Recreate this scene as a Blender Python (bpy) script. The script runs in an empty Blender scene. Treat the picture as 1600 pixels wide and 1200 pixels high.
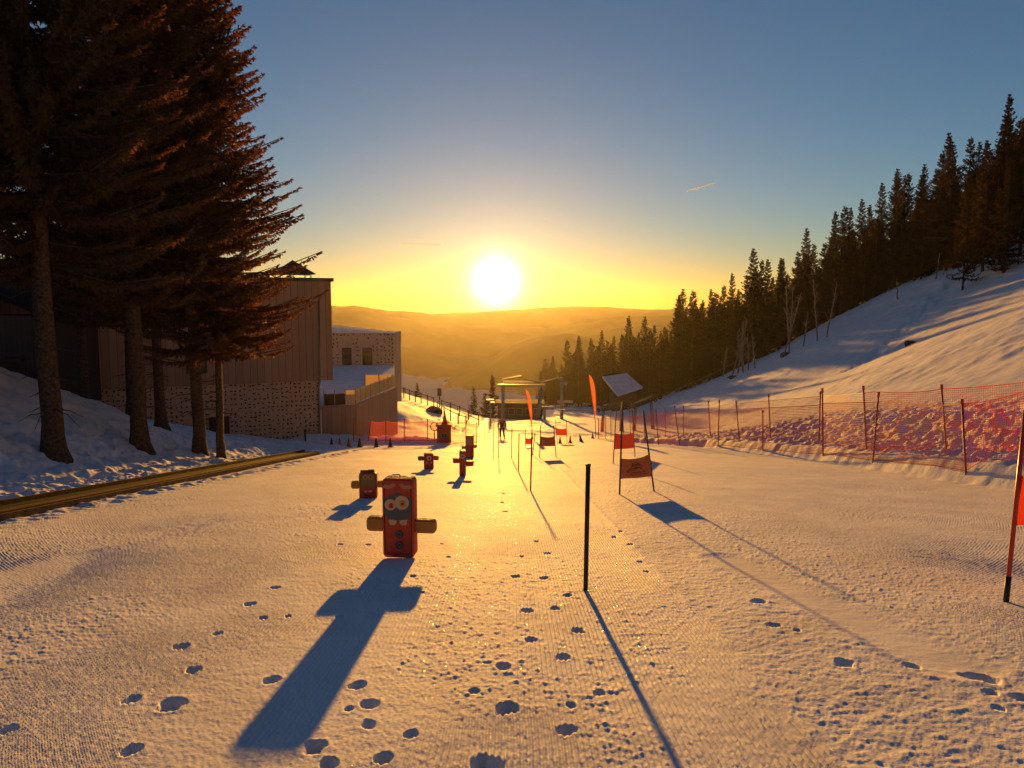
import bpy, math, random
import numpy as np
from mathutils import Vector, Matrix

S = bpy.context.scene
COL = S.collection
R = math.radians

# ------------------------------------------------------------------ camera
F = 1248.0                       # focal length in pixels of a 1600 px wide picture
PITCH = math.atan(130.0 / F)
CAM = Vector((0, 0, 1.6))
cam = bpy.data.objects.new('camera', bpy.data.cameras.new('camera'))
COL.objects.link(cam)
cam.location = CAM
cam.rotation_euler = (math.pi / 2 - PITCH, 0, 0)
cam.data.sensor_width = 36
cam.data.lens = F / 1600 * 36
cam.data.clip_start = 0.05
cam.data.clip_end = 60000
S.camera = cam


def ray(px, py):
    u, v = (px - 800) / F, (600 - py) / F
    return Vector((u, math.cos(PITCH) + v * math.sin(PITCH), -math.sin(PITCH) + v * math.cos(PITCH)))


def W(px, py, d):
    r = ray(px, py)
    return CAM + r * (d / r.y)


# ------------------------------------------------------------------ sun, sky, exposure
SUN_DIR = ray(775, 440).normalized()
SUN_EL = math.asin(SUN_DIR.z)
SUN_AZ = math.atan2(SUN_DIR.x, SUN_DIR.y)
sl = bpy.data.lights.new('sun', 'SUN')
sl.energy = 5.0
sl.angle = R(0.55)
sl.color = (1.0, 0.45, 0.06)
so = bpy.data.objects.new('sun', sl)
COL.objects.link(so)
so.rotation_euler = SUN_DIR.to_track_quat('Z', 'Y').to_euler()

world = bpy.data.worlds.new('World')
S.world = world
world.use_nodes = True
wn, wl = world.node_tree.nodes, world.node_tree.links
wn.clear()
w_out = wn.new('ShaderNodeOutputWorld')
sky = wn.new('ShaderNodeTexSky')
sky.sky_type = 'NISHITA'
sky.sun_disc = False
sky.sun_elevation = SUN_EL
sky.sun_rotation = SUN_AZ
sky.altitude = 1500
sky.air_density = 1.0
sky.dust_density = 0.3
sky.ozone_density = 2.6
bg = wn.new('ShaderNodeBackground')
bg.inputs['Strength'].default_value = 0.09
wl.new(sky.outputs[0], bg.inputs[0])
# the sun itself and its aureole, as a function of the angle from the sun in the sky
tc = wn.new('ShaderNodeTexCoord')
nrm = wn.new('ShaderNodeVectorMath'); nrm.operation = 'NORMALIZE'
wl.new(tc.outputs['Generated'], nrm.inputs[0])
dt = wn.new('ShaderNodeVectorMath'); dt.operation = 'DOT_PRODUCT'
wl.new(nrm.outputs[0], dt.inputs[0])
dt.inputs[1].default_value = SUN_DIR
ac = wn.new('ShaderNodeMath'); ac.operation = 'ARCCOSINE'; ac.use_clamp = False
wl.new(dt.outputs['Value'], ac.inputs[0])


def aureole(scale, power, strength, color):
    d = wn.new('ShaderNodeMath'); d.operation = 'DIVIDE'
    wl.new(ac.outputs[0], d.inputs[0]); d.inputs[1].default_value = R(scale)
    p = wn.new('ShaderNodeMath'); p.operation = 'POWER'
    wl.new(d.outputs[0], p.inputs[0]); p.inputs[1].default_value = power
    n = wn.new('ShaderNodeMath'); n.operation = 'MULTIPLY'
    wl.new(p.outputs[0], n.inputs[0]); n.inputs[1].default_value = -1
    e = wn.new('ShaderNodeMath'); e.operation = 'EXPONENT'
    wl.new(n.outputs[0], e.inputs[0])
    s = wn.new('ShaderNodeMath'); s.operation = 'MULTIPLY'
    wl.new(e.outputs[0], s.inputs[0]); s.inputs[1].default_value = strength
    b = wn.new('ShaderNodeBackground'); b.inputs['Color'].default_value = (*color, 1)
    wl.new(s.outputs[0], b.inputs['Strength'])
    return b


parts = [bg, aureole(.82, 1.3, 7.0, (1, .82, .5)), aureole(2.0, .9, .48, (1, .72, .40)),
         aureole(7.5, 1.1, .02, (1, .6, .28))]
cur = parts[0].outputs[0]
for b in parts[1:]:
    a = wn.new('ShaderNodeAddShader')
    wl.new(cur, a.inputs[0]); wl.new(b.outputs[0], a.inputs[1])
    cur = a.outputs[0]
wl.new(cur, w_out.inputs['Surface'])

S.view_settings.view_transform = 'Standard'
S.view_settings.look = 'None'
S.view_settings.gamma = 1
S.view_settings.exposure = 0.88
S.cycles.max_bounces = 6
S.cycles.transparent_max_bounces = 12
S.cycles.volume_bounces = 0
S.cycles.use_denoising = True
S.cycles.sample_clamp_indirect = 4

# ------------------------------------------------------------------ noise
rng = np.random.default_rng(7)
random.seed(7)
_T = rng.random((256, 256))


def vnoise(x, y, seed=0):
    x = x + seed * 17.13; y = y + seed * 31.7
    xi = np.floor(x).astype(np.int64); yi = np.floor(y).astype(np.int64)
    fx = x - xi; fy = y - yi
    fx = fx * fx * (3 - 2 * fx); fy = fy * fy * (3 - 2 * fy)
    a = _T[xi & 255, yi & 255]; b = _T[(xi + 1) & 255, yi & 255]
    c = _T[xi & 255, (yi + 1) & 255]; d = _T[(xi + 1) & 255, (yi + 1) & 255]
    return (a + (b - a) * fx) * (1 - fy) + (c + (d - c) * fx) * fy


def fbm(x, y, octv=4, seed=0):
    s = 0; a = .5; t = 0
    for i in range(octv):
        s = s + a * vnoise(x, y, seed + i * 3); t += a
        x = x * 2.03 + .37 * y; y = y * 2.03 - .37 * x * .3; a *= .5
    return s / t


def sm(a, b, t):
    k = np.clip((t - a) / (b - a), 0, 1)
    return k * k * (3 - 2 * k)


def soft(t, w):
    return w * np.logaddexp(0, t / w)


# ------------------------------------------------------------------ terrain height
PY = [-60, 0, 45, 52, 66, 80, 110, 130, 200, 400, 900]
PZ = [8.9, 0, -6.66, -7.75, -9.77, -11.5, -14.75, -17.2, -24.5, -62, -160]


def prof(y):
    return (np.interp(y - 2, PY, PZ) + np.interp(y, PY, PZ) * 2 + np.interp(y + 2, PY, PZ)) / 4


def xberm(y):
    return np.interp(y, [5, 13.8, 20, 28, 42, 57, 70], [10.5, 10.5, 10.5, 10.7, 10, 7.4, 6.6])


def H0(x, y):
    """large shape of the ground, without the small lumps"""
    x = np.asarray(x, float); y = np.asarray(y, float)
    z = prof(y)
    # wooded hill on the right
    k = np.interp(y, [0, 20, 35, 60, 80, 100, 120, 150, 260], [.45, .46, .49, .54, .60, .53, .43, .30, .2])
    dx = soft(x - 12.8, 1.2); far = sm(35, 75, y)
    rise = k * (dx * (1 - far) + far * (.0222 * np.minimum(dx, 42) ** 2 + .34 * dx))
    z = z + 26 * np.tanh(rise / 26)
    # bank on the left
    kl = np.interp(y, [0, 26, 34, 46, 60], [.66, .64, .3, .1, .05])
    z = z + 5.5 * np.tanh(kl * soft(-11.0 - x, .5) / 5.5)
    # embankment beyond the lodge
    z = z + 7 * np.tanh(.37 * soft(-4.2 - x, .8) / 7) * sm(53, 80, y)
    # the mountainside falls away beyond the lift
    z = z - .75 * soft(y - 120, 3) * sm(10, -8, x) - .5 * soft(y - 235, 8) * sm(-8, 10, x)
    # shaded berm across the end of the piste on the left
    cy = 49 + .06 * (x + 8)
    z = z + .5 * np.exp(-((y - cy) / 1.1) ** 2) * sm(-2.5, -6, x) * sm(-14, -12, x)
    # berm along the right edge of the piste
    xb = xberm(y)
    hb = np.interp(y, [0, 12, 40, 58, 66], [.5, .52, .42, .32, 0])
    z = z + hb * sm(0, .42, x - xb) * (1 - .3 * sm(1.0, 2.5, x - xb)) * (1 - sm(4, 9, x - xb))
    return z


def h0(x, y):
    return float(H0(np.array([x]), np.array([y]))[0])


def G(px, py, dmin=2.0, dmax=260):
    """the point of the ground seen at a pixel of the photograph"""
    r = ray(px, py)
    d = np.geomspace(dmin, dmax, 4000)
    t = d / r.y
    x = CAM.x + r.x * t; z = CAM.z + r.z * t
    below = np.nonzero(z < H0(x, d))[0]
    i = below[0] if len(below) else len(d) - 1
    return Vector((x[i], d[i], float(H0(x[i:i + 1], d[i:i + 1])[0])))


PRINTS = [(790, 1105, 1.2), (788, 1040, 1.1), (880, 1025, 1), (903, 984, 1), (825, 953, 1), (886, 1137, 1), (937, 1080, .7),
          (741, 1078, .7), (760, 1192, 1.4), (205, 1090, .9), (270, 1098, 1.4), (207, 1170, .9), (15, 1137, .8), (425, 1058, .9),
          (283, 1006, 1), (302, 1043, .9), (390, 940, 1), (430, 915, .9), (805, 900, .9), (850, 902, .9), (868, 950, .8),
          (888, 930, .8), (830, 998, .8), (855, 863, .8), (815, 868, .6), (790, 797, .9), (787, 770, .9), (1185, 940, 1.1),
          (1320, 1038, 1.1), (1530, 1060, 1.6), (1425, 1042, .9), (1210, 978, .9), (575, 1097, 1), (557, 1068, .9), (490, 1165, 1),
          (530, 960, .6), (515, 1190, .9), (545, 1105, .7), (450, 960, .6), (412, 962, .7), (1590, 1092, 1), (785, 783, .8),
          (838, 845, .7), (893, 1100, .6), (640, 1145, .7), (600, 1180, .8), (575, 1130, .8), (340, 985, .6), (1245, 985, .5),
          (1548, 1085, .7), (1560, 1110, .6), (960, 838, .8), (985, 850, .7), (970, 830, .7), (1000, 875, .7), (1010, 890, .6),
          (645, 900, .7), (690, 850, .6), (575, 850, .6), (530, 850, .7), (590, 905, .5), (700, 870, .6), (660, 925, .5)]
PR = [(G(px, py), s) for px, py, s in PRINTS]


def seg_dist(x, y, a, b):
    ax, ay, bx, by = a.x, a.y, b.x, b.y
    dx, dy = bx - ax, by - ay
    t = np.clip(((x - ax) * dx + (y - ay) * dy) / (dx * dx + dy * dy), 0, 1)
    return np.hypot(x - ax - t * dx, y - ay - t * dy)


T2 = [G(1488, 436), G(1425, 505), G(1330, 575)]
TR = [G(1130, 868), G(1330, 965), G(1500, 1045)]


def H(x, y):
    """ground with berm lumps, crumbs, corduroy and footprints"""
    z = H0(x, y)
    r = np.hypot(x, y)
    xb = xberm(y)
    piste = sm(-8.5, -8.0, x) * sm(.1, -.4, x - xb)
    # --- rough snow outside the piste
    lump = fbm(x * 1.6, y * 1.6, 4, 2) - .5
    big = fbm(x * .5, y * .5, 3, 9) - .5
    rightrough = sm(.25, .9, x - xb) * sm(7.5, 4.5, x - xb) * sm(75, 55, y)
    ridge = 1 - np.abs(2 * fbm(x * 1.3, y * 1.3, 3, 21) - 1)
    z = z + rightrough * ((fbm(x * 2.9, y * 2.6, 4, 2) - .5) * .34 + (ridge - .7) * .18 + (fbm(x * 7, y * 6, 2, 22) - .5) * .13)
    face = np.exp(-((x - xb - .35) / .4) ** 2) * sm(70, 55, y)
    z = z + face * (fbm(x * 2.2, y * 2.2, 3, 33) - .5) * .13
    leftrough = sm(-8.75, -9.2, x) * sm(-14.5, -12.4, x) * sm(60, 45, y)
    z = z + leftrough * (.10 + (fbm(x * 2.4, y * 2.0, 3, 2) - .5) * .22 + (ridge - .7) * .12 + (fbm(x * 7, y * 6, 2, 23) - .5) * .09)
    bank = sm(-12, -14, x)
    z = z + bank * (big * .5 + lump * .16 + (fbm(x * 4, y * 4, 2, 24) - .5) * .06) * sm(70, 50, y)
    edge = np.exp(-((x + 7.7) / .35) ** 2) * sm(60, 45, y)
    z = z + edge * (fbm(x * 5, y * 5, 2, 25) - .42) * .12
    # hill: long drifts across the slope, ski tracks
    hill = sm(5, 11, x - xb) * sm(170, 130, y)
    q = x + .10 * y
    z = z + hill * ((fbm(q * .16, y * .05, 3, 41) - .5) * .9 + (fbm(q * .8, y * .07, 3, 42) - .5) * .17 + (fbm(x * .45, y * .45, 3, 44) - .5) * .13
                    + (fbm(x * 1.5, y * 1.5, 2, 43) - .5) * .08)
    tr2 = np.minimum(seg_dist(x, y, T2[0], T2[1]), seg_dist(x, y, T2[1], T2[2]))
    wt = np.exp(-(tr2 / 1.7) ** 2)
    z = z + wt * (-.18 + (fbm(x * 1.1, y * .8, 3, 45) - .5) * .6)
    beyond = sm(55, 70, y) * sm(10, 4, x)
    z = z + beyond * ((fbm(x * .25, y * .12, 3, 51) - .5) * .5 + (fbm(x * 1.2, y * .7, 3, 52) - .5) * .14)
    berm2 = sm(-1, -5, x) * np.exp(-((y - 49.3) / 2) ** 2)
    z = z + berm2 * (fbm(x * 2, y * 2, 3, 53) - .5) * .2
    # --- piste: gentle undulation, scuffed strips, crumbs, corduroy
    z = z + piste * ((fbm(x * .25, y * .25, 2, 61) - .5) * .07 + (fbm(x * 1.4, y * .5, 3, 62) - .5) * .022)
    trk = np.minimum(seg_dist(x, y, TR[0], TR[1]), seg_dist(x, y, TR[1], TR[2]))
    clean = np.exp(-(trk / .22) ** 2)
    n = r < 26
    xs, ys = x[n], y[n]
    pst = piste[n] * (1 - clean[n])
    # crumbs in scuffed patches
    patch = sm(.50, .66, fbm(xs * .8, ys * .42, 3, 71)) * .9 + .1
    path = sm(.9, .2, np.abs(xs - .25 - .02 * ys)) * .06
    crumb = np.clip(fbm(xs * 24, ys * 34, 2, 72) - .60, 0, 1) * .036 + np.clip(vnoise(xs * 46, ys * 60, 73) - .66, 0, 1) * .012
    fine = (vnoise(xs * 60, ys * 50, 77) - .5) * .004
    dz = pst * (crumb * np.clip(patch * .8 + path, 0, 1) + fine)
    # corduroy left by the groomer
    keep = sm(.25, .5, fbm(xs * .5 + 3, ys * .3, 3, 74)) * (1 - .75 * patch)
    scuff = sm(1.45, 1.62, xs + .05 * (vnoise(xs * .0 + 3, ys * 3, 88) - .5)) * sm(4.2, 3.0, xs + .4 * (vnoise(xs * 0, ys * .6, 89) - .5))
    scuff = np.maximum(scuff, sm(-2.6, -3.4, xs + .8 * (fbm(xs * .4, ys * .4, 2, 90) - .5)) * sm(.5, .7, fbm(xs * .35, ys * .25, 2, 91)))
    keep = keep * (1 - .85 * scuff)
    dz += pst * scuff * ((fbm(xs * 20, ys * 26, 3, 92) - .5) * .010 + np.clip(fbm(xs * 9, ys * 15, 2, 93) - .58, 0, 1) * .016)
    dz += pst * .012 * np.exp(-((xs - 1.52) / .05) ** 2) * vnoise(xs * 8, ys * 6, 94)
    wob = .006 * (vnoise(xs * 2, ys * 5, 75) - .5)
    ph = np.abs(((xs + wob) / .031) % 1.0 - .5) * 2
    broke = .55 + .45 * sm(.25, .5, vnoise(xs * 32.2, ys * 9, 76))
    dz += pst * (ph ** 1.3 - .5) * .0165 * (.12 + .88 * keep) * broke * sm(17, 10, r[n])
    # a soft ridge left beside the smooth track
    dz += piste[n] * (-.014 * clean[n] + .016 * np.exp(-((trk[n] - .3) / .07) ** 2) * vnoise(xs * 5, ys * 5, 79))
    # footprints
    for p, s in PR:
        a = .052 * s; b = .07 * s
        m = (np.abs(xs - p.x) < .6) & (np.abs(ys - p.y) < .8)
        if not m.any():
            continue
        ex = (xs[m] - p.x) / a; ey = (ys[m] - p.y) / b
        rr = np.hypot(ex, ey) + (vnoise(xs[m] * 22, ys[m] * 16, 78) - .5) * .7
        dz[m] += -.04 * min(s, 1.2) * sm(1.08, .72, rr) + .003 * s * np.exp(-((rr - 1.3) / .3) ** 2)
    z[n] += dz
    return z


# ------------------------------------------------------------------ materials
def mat(name, color, rough=.7, spec=.3, metal=0, noise=None, trans=0, bump=None):
    """noise=(scale, amount) varies the colour; trans mixes in translucency; bump=(scale, distance)"""
    m = bpy.data.materials.new(name); m.use_nodes = True
    nt = m.node_tree; n, l = nt.nodes, nt.links
    p = n['Principled BSDF']
    p.inputs['Base Color'].default_value = (*color, 1)
    p.inputs['Roughness'].default_value = rough
    p.inputs['Specular IOR Level'].default_value = spec
    p.inputs['Metallic'].default_value = metal
    src = None
    t = n.new('ShaderNodeTexCoord')
    if noise:
        x = n.new('ShaderNodeTexNoise'); x.inputs['Scale'].default_value = noise[0]; x.inputs['Detail'].default_value = 5
        l.new(t.outputs['Object'], x.inputs['Vector'])
        ramp = n.new('ShaderNodeValToRGB'); a = noise[1]
        ramp.color_ramp.elements[0].position = .3; ramp.color_ramp.elements[1].position = .7
        ramp.color_ramp.elements[0].color = (*[c * (1 - a) for c in color], 1)
        ramp.color_ramp.elements[1].color = (*[min(1, c * (1 + a)) for c in color], 1)
        l.new(x.outputs['Fac'], ramp.inputs[0]); l.new(ramp.outputs[0], p.inputs['Base Color'])
        src = ramp
    if bump:
        x = n.new('ShaderNodeTexNoise'); x.inputs['Scale'].default_value = bump[0]; x.inputs['Detail'].default_value = 4
        l.new(t.outputs['Object'], x.inputs['Vector'])
        bp = n.new('ShaderNodeBump'); bp.inputs['Distance'].default_value = bump[1]; bp.inputs['Strength'].default_value = 1
        l.new(x.outputs['Fac'], bp.inputs['Height']); l.new(bp.outputs[0], p.inputs['Normal'])
    if trans:
        amt, tcol = trans
        tb = n.new('ShaderNodeBsdfTranslucent'); tb.inputs[0].default_value = (*tcol, 1)
        mx = n.new('ShaderNodeMixShader'); mx.inputs[0].default_value = amt
        l.new(p.outputs[0], mx.inputs[1]); l.new(tb.outputs[0], mx.inputs[2])
        l.new(mx.outputs[0], n['Material Output'].inputs['Surface'])
    return m


def wood_boards(name, color, width, axis='X', var=.25, gap=.06):
    """vertical boards: a dark joint every `width` metres along a local axis, each board a shade of its own"""
    m = mat(name, color, .65, .3)
    n, l = m.node_tree.nodes, m.node_tree.links
    p = n['Principled BSDF']
    t = n.new('ShaderNodeTexCoord'); sp = n.new('ShaderNodeSeparateXYZ')
    l.new(t.outputs['Object'], sp.inputs[0])
    d = n.new('ShaderNodeMath'); d.operation = 'DIVIDE'; d.inputs[1].default_value = width
    l.new(sp.outputs[axis], d.inputs[0])
    fl = n.new('ShaderNodeMath'); fl.operation = 'FLOOR'; l.new(d.outputs[0], fl.inputs[0])
    fr = n.new('ShaderNodeMath'); fr.operation = 'FRACT'; l.new(d.outputs[0], fr.inputs[0])
    wnz = n.new('ShaderNodeTexWhiteNoise'); wnz.noise_dimensions = '1D'; l.new(fl.outputs[0], wnz.inputs['W'])
    mp = n.new('ShaderNodeMapping'); mp.inputs['Scale'].default_value = (9, 9, .7)
    l.new(t.outputs['Object'], mp.inputs[0])
    gr = n.new('ShaderNodeTexNoise'); gr.inputs['Scale'].default_value = 2; gr.inputs['Detail'].default_value = 5
    l.new(mp.outputs[0], gr.inputs['Vector'])
    ad = n.new('ShaderNodeMath'); ad.operation = 'ADD'; l.new(wnz.outputs['Value'], ad.inputs[0]); l.new(gr.outputs['Fac'], ad.inputs[1])
    mr = n.new('ShaderNodeMapRange'); mr.inputs['From Max'].default_value = 2
    mr.inputs['To Min'].default_value = 1 - var; mr.inputs['To Max'].default_value = 1 + var
    l.new(ad.outputs[0], mr.inputs['Value'])
    g1 = n.new('ShaderNodeMath'); g1.operation = 'GREATER_THAN'; g1.inputs[1].default_value = gap; l.new(fr.outputs[0], g1.inputs[0])
    g2 = n.new('ShaderNodeMapRange'); g2.inputs['To Min'].default_value = .35; l.new(g1.outputs[0], g2.inputs['Value'])
    mu = n.new('ShaderNodeMath'); mu.operation = 'MULTIPLY'; l.new(mr.outputs[0], mu.inputs[0]); l.new(g2.outputs[0], mu.inputs[1])
    vm = n.new('ShaderNodeVectorMath'); vm.operation = 'SCALE'; vm.inputs[0].default_value = color
    l.new(mu.outputs[0], vm.inputs['Scale']); l.new(vm.outputs[0], p.inputs['Base Color'])
    bp = n.new('ShaderNodeBump'); bp.inputs['Distance'].default_value = .02
    l.new(g1.outputs[0], bp.inputs['Height']); l.new(bp.outputs[0], p.inputs['Normal'])
    return m


def snow_material():
    m = mat('snow', (.80, .81, .85), .75, .03)
    n, l = m.node_tree.nodes, m.node_tree.links
    p = n['Principled BSDF']
    t = n.new('ShaderNodeTexCoord')
    a = n.new('ShaderNodeTexNoise'); a.inputs['Scale'].default_value = 55; a.inputs['Detail'].default_value = 3
    b = n.new('ShaderNodeTexNoise'); b.inputs['Scale'].default_value = 7; b.inputs['Detail'].default_value = 6
    l.new(t.outputs['Object'], a.inputs['Vector']); l.new(t.outputs['Object'], b.inputs['Vector'])
    b1 = n.new('ShaderNodeBump'); b1.inputs['Distance'].default_value = .005; b1.inputs['Strength'].default_value = .5
    b2 = n.new('ShaderNodeBump'); b2.inputs['Distance'].default_value = .05; b2.inputs['Strength'].default_value = .15
    l.new(a.outputs['Fac'], b1.inputs['Height']); l.new(b.outputs['Fac'], b2.inputs['Height'])
    l.new(b1.outputs[0], b2.inputs['Normal']); l.new(b2.outputs[0], p.inputs['Normal'])
    # grain: a little dirt and old crystals
    c = n.new('ShaderNodeTexNoise'); c.inputs['Scale'].default_value = 1.3; c.inputs['Detail'].default_value = 8
    l.new(t.outputs['Object'], c.inputs['Vector'])
    rp = n.new('ShaderNodeValToRGB')
    rp.color_ramp.elements[0].position = .35; rp.color_ramp.elements[1].position = .62
    rp.color_ramp.elements[0].color = (.72, .72, .75, 1); rp.color_ramp.elements[1].color = (.84, .85, .89, 1)
    l.new(c.outputs['Fac'], rp.inputs[0]); l.new(rp.outputs[0], p.inputs['Base Color'])
    # glinting crystals: tiny scattered facets much glossier than the rest
    v = n.new('ShaderNodeTexVoronoi'); v.inputs['Scale'].default_value = 150
    l.new(t.outputs['Object'], v.inputs['Vector'])
    sc = n.new('ShaderNodeSeparateColor'); l.new(v.outputs['Color'], sc.inputs[0])
    gt = n.new('ShaderNodeMath'); gt.operation = 'GREATER_THAN'; gt.inputs[1].default_value = .997; l.new(sc.outputs[0], gt.inputs[0])
    mr = n.new('ShaderNodeMapRange'); mr.inputs['To Min'].default_value = .74; mr.inputs['To Max'].default_value = .16
    l.new(gt.outputs[0], mr.inputs['Value']); l.new(mr.outputs[0], p.inputs['Roughness'])
    return m


M = {}
M['snow'] = snow_material()
M['needles'] = mat('spruce needles', (.055, .042, .02), .75, .25, noise=(3, .5), trans=(.3, (.20, .065, .02)))
M['needles_far'] = mat('forest needles', (.024, .026, .013), .85, .1, noise=(.6, .5), trans=(.2, (.09, .045, .015)))
M['bark'] = mat('bark', (.085, .055, .038), .9, .15, noise=(14, .6), bump=(25, .05))
M['birch'] = mat('birch bark', (.30, .22, .17), .8, .2, noise=(9, .5))
M['timber'] = wood_boards('timber cladding', (.38, .22, .14), .42)
M['timber_grey'] = wood_boards('terrace cladding', (.30, .18, .13), .3)
M['render'] = mat('pale render', (.56, .37, .25), .9, .2, noise=(2, .1), bump=(40, .01))
M['hole'] = mat('dark stone inlay', (.05, .03, .022), .9, .1)
M['metal'] = mat('grey metal', (.30, .27, .25), .45, .5, .6)
M['darkmetal'] = mat('dark metal', (.045, .04, .038), .5, .4, .3)
M['darkwood'] = mat('dark weathered wood', (.075, .045, .03), .8, .2, noise=(6, .4))
M['shed_roof'] = mat('tarred roofing', (.03, .022, .018), .95, .04, noise=(5, .3))
M['plank'] = mat('weathered plank', (.10, .042, .02), .95, .03, noise=(5, .35), bump=(30, .01))
M['rubber'] = mat('black rubber belt', (.012, .010, .009), .95, .02)
M['glass'] = mat('frosted glass with painted glow', (.62, .52, .30), .18, .6, trans=(.4, (.9, .75, .4)))  # yellow glow of the panes is put into the glass colour
M['window'] = mat('window glass', (.05, .035, .03), .12, .6)
M['black'] = mat('black plastic', (.018, .015, .014), .5, .4)
M['redplastic'] = mat('red plastic', (.55, .035, .02), .4, .5)
M['net'] = mat('orange red netting', (.66, .09, .02), .6, .3, trans=(.35, (.9, .12, .04)))
M['post'] = mat('red fence post', (.42, .04, .02), .5, .4)
M['cone_dark'] = mat('dark green cone', (.02, .035, .025), .5, .4)
M['cone_red'] = mat('orange cone', (.65, .07, .02), .5, .4)
M['banner_red'] = mat('red banner cloth', (.58, .04, .02), .7, .2, trans=(.28, (.75, .07, .03)))
M['banner_brown'] = mat('maroon banner cloth', (.22, .07, .055), .8, .2, trans=(.10, (.35, .13, .09)), noise=(8, .15))
M['flag'] = mat('orange flag cloth', (.72, .16, .06), .7, .2, noise=(2.5, .35), trans=(.5, (.9, .25, .08)))
M['foam_red'] = mat('red foam cover', (.50, .06, .03), .55, .35, noise=(9, .12), bump=(14, .012))
M['foam_yellow'] = mat('ochre foam cover', (.45, .21, .045), .6, .3, noise=(9, .15), bump=(14, .01))
M['foam_grey'] = mat('blue grey print', (.10, .125, .13), .6, .3)
M['foam_cream'] = mat('cream print', (.62, .45, .30), .6, .3)
M['foam_tan'] = mat('tan print', (.50, .23, .12), .6, .3)
M['foam_orange'] = mat('orange print', (.62, .28, .04), .6, .3)
M['foam_dark'] = mat('dark print', (.03, .035, .035), .6, .3)
M['foam_olive'] = mat('olive print', (.22, .15, .05), .6, .3)
M['skin'] = mat('skin', (.5, .28, .2), .6, .3)
M['jacket'] = mat('dark red jacket', (.14, .025, .02), .7, .3)
M['trousers'] = mat('dark trousers', (.03, .025, .03), .7, .3)
M['helmet'] = mat('helmet', (.35, .25, .18), .3, .5)
M['rock'] = mat('rock', (.10, .075, .06), .9, .2, noise=(4, .5), bump=(8, .1))
M['hills'] = mat('wooded hills', (.030, .032, .018), .9, .1, noise=(.03, .4))
M['low_cloud'] = mat('valley cloud', (.85, .85, .88), 1, 0, trans=(.4, (.9, .9, .9)))
M['trail'] = mat('contrail ice', (.9, .95, 1), 1, 0, trans=(.7, (.9, .97, 1)))


# ------------------------------------------------------------------ mesh builder
class MB:
    def __init__(self):
        self.v = []; self.f = []; self.m = []; self.n = 0

    def add(self, vs, fs, mi=0):
        self.v.append(np.asarray(vs, float).reshape(-1, 3))
        for f in fs:
            self.f.append([i + self.n for i in f]); self.m.append(mi)
        self.n += len(self.v[-1])
        return self

    def box(self, c, s, rz=0, mi=0, ry=0):
        hx, hy, hz = s[0] / 2, s[1] / 2, s[2] / 2
        vs = [Vector((a * hx, b * hy, e * hz)) for e in (-1, 1) for b in (-1, 1) for a in (-1, 1)]
        rot = Matrix.Rotation(rz, 3, 'Z') @ Matrix.Rotation(ry, 3, 'Y')
        vs = [rot @ v + Vector(c) for v in vs]
        return self.add(vs, [(0, 2, 3, 1), (4, 5, 7, 6), (0, 1, 5, 4), (2, 6, 7, 3), (0, 4, 6, 2), (1, 3, 7, 5)], mi)

    def rbox(self, c, s, b, rz=0, mi=0):
        """upright box with rounded corners in x-z and softened front and back edges"""
        hx, hy, hz = s[0] / 2, s[1] / 2, s[2] / 2
        rings = []
        for yy, inset in ((-hy, b * .45), (-hy + b * .45, 0), (hy - b * .45, 0), (hy, b * .45)):
            ring = []
            for cx, cz, a0 in ((1, 1, 0), (-1, 1, 90), (-1, -1, 180), (1, -1, 270)):
                for k in range(5):
                    a = R(a0 + k * 22.5)
                    ring.append((cx * (hx - b) + (b - inset) * math.cos(a), yy, cz * (hz - b) + (b - inset) * math.sin(a)))
            rings.append(ring)
        n = len(rings[0]); rot = Matrix.Rotation(rz, 3, 'Z')
        vs = [rot @ Vector(p) + Vector(c) for r_ in rings for p in r_]
        fs = [list(range(n)), list(range(3 * n, 4 * n))[::-1]]
        for i in range(3):
            for k in range(n):
                k2 = (k + 1) % n
                fs.append((i * n + k, (i + 1) * n + k, (i + 1) * n + k2, i * n + k2))
        return self.add(vs, fs, mi)

    def tube(self, pts, rad, seg=8, mi=0, cap=True):
        pts = [Vector(p) for p in pts]
        if not hasattr(rad, '__len__'):
            rad = [rad] * len(pts)
        vs, fs = [], []
        for i, p in enumerate(pts):
            t = (pts[min(i + 1, len(pts) - 1)] - pts[max(i - 1, 0)]).normalized()
            a = t.cross(Vector((0, 0, 1)) if abs(t.z) < .9 else Vector((1, 0, 0))).normalized(); b = t.cross(a)
            for k in range(seg):
                an = 2 * math.pi * k / seg
                vs.append(p + (a * math.cos(an) + b * math.sin(an)) * rad[i])
        for i in range(len(pts) - 1):
            for k in range(seg):
                k2 = (k + 1) % seg
                fs.append((i * seg + k, i * seg + k2, (i + 1) * seg + k2, (i + 1) * seg + k))
        if cap:
            fs.append(list(range(seg))[::-1]); fs.append([(len(pts) - 1) * seg + k for k in range(seg)])
        return self.add(vs, fs, mi)

    def prism(self, poly, y0, y1, mi=0):
        """polygon in x-z pushed from y0 to y1"""
        n = len(poly)
        vs = [(x, y0, z) for x, z in poly] + [(x, y1, z) for x, z in poly]
        fs = [list(range(n)), list(range(n, 2 * n))[::-1]] + [(k, k + n, (k + 1) % n + n, (k + 1) % n) for k in range(n)]
        return self.add(vs, fs, mi)

    def build(self, name, mats, parent=None, smooth=False):
        me = bpy.data.meshes.new(name)
        v = np.concatenate(self.v) if self.v else np.zeros((0, 3))
        me.from_pydata(v.tolist(), [], self.f)
        mats = mats if isinstance(mats, (list, tuple)) else [mats]
        for m in mats:
            me.materials.append(m)
        me.polygons.foreach_set('material_index', self.m)
        if smooth:
            me.polygons.foreach_set('use_smooth', [True] * len(self.f))
        me.update()
        return link(name, me, parent)


def link(name, me, parent=None):
    o = bpy.data.objects.new(name, me); COL.objects.link(o)
    if parent:
        o.parent = parent
    return o


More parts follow.
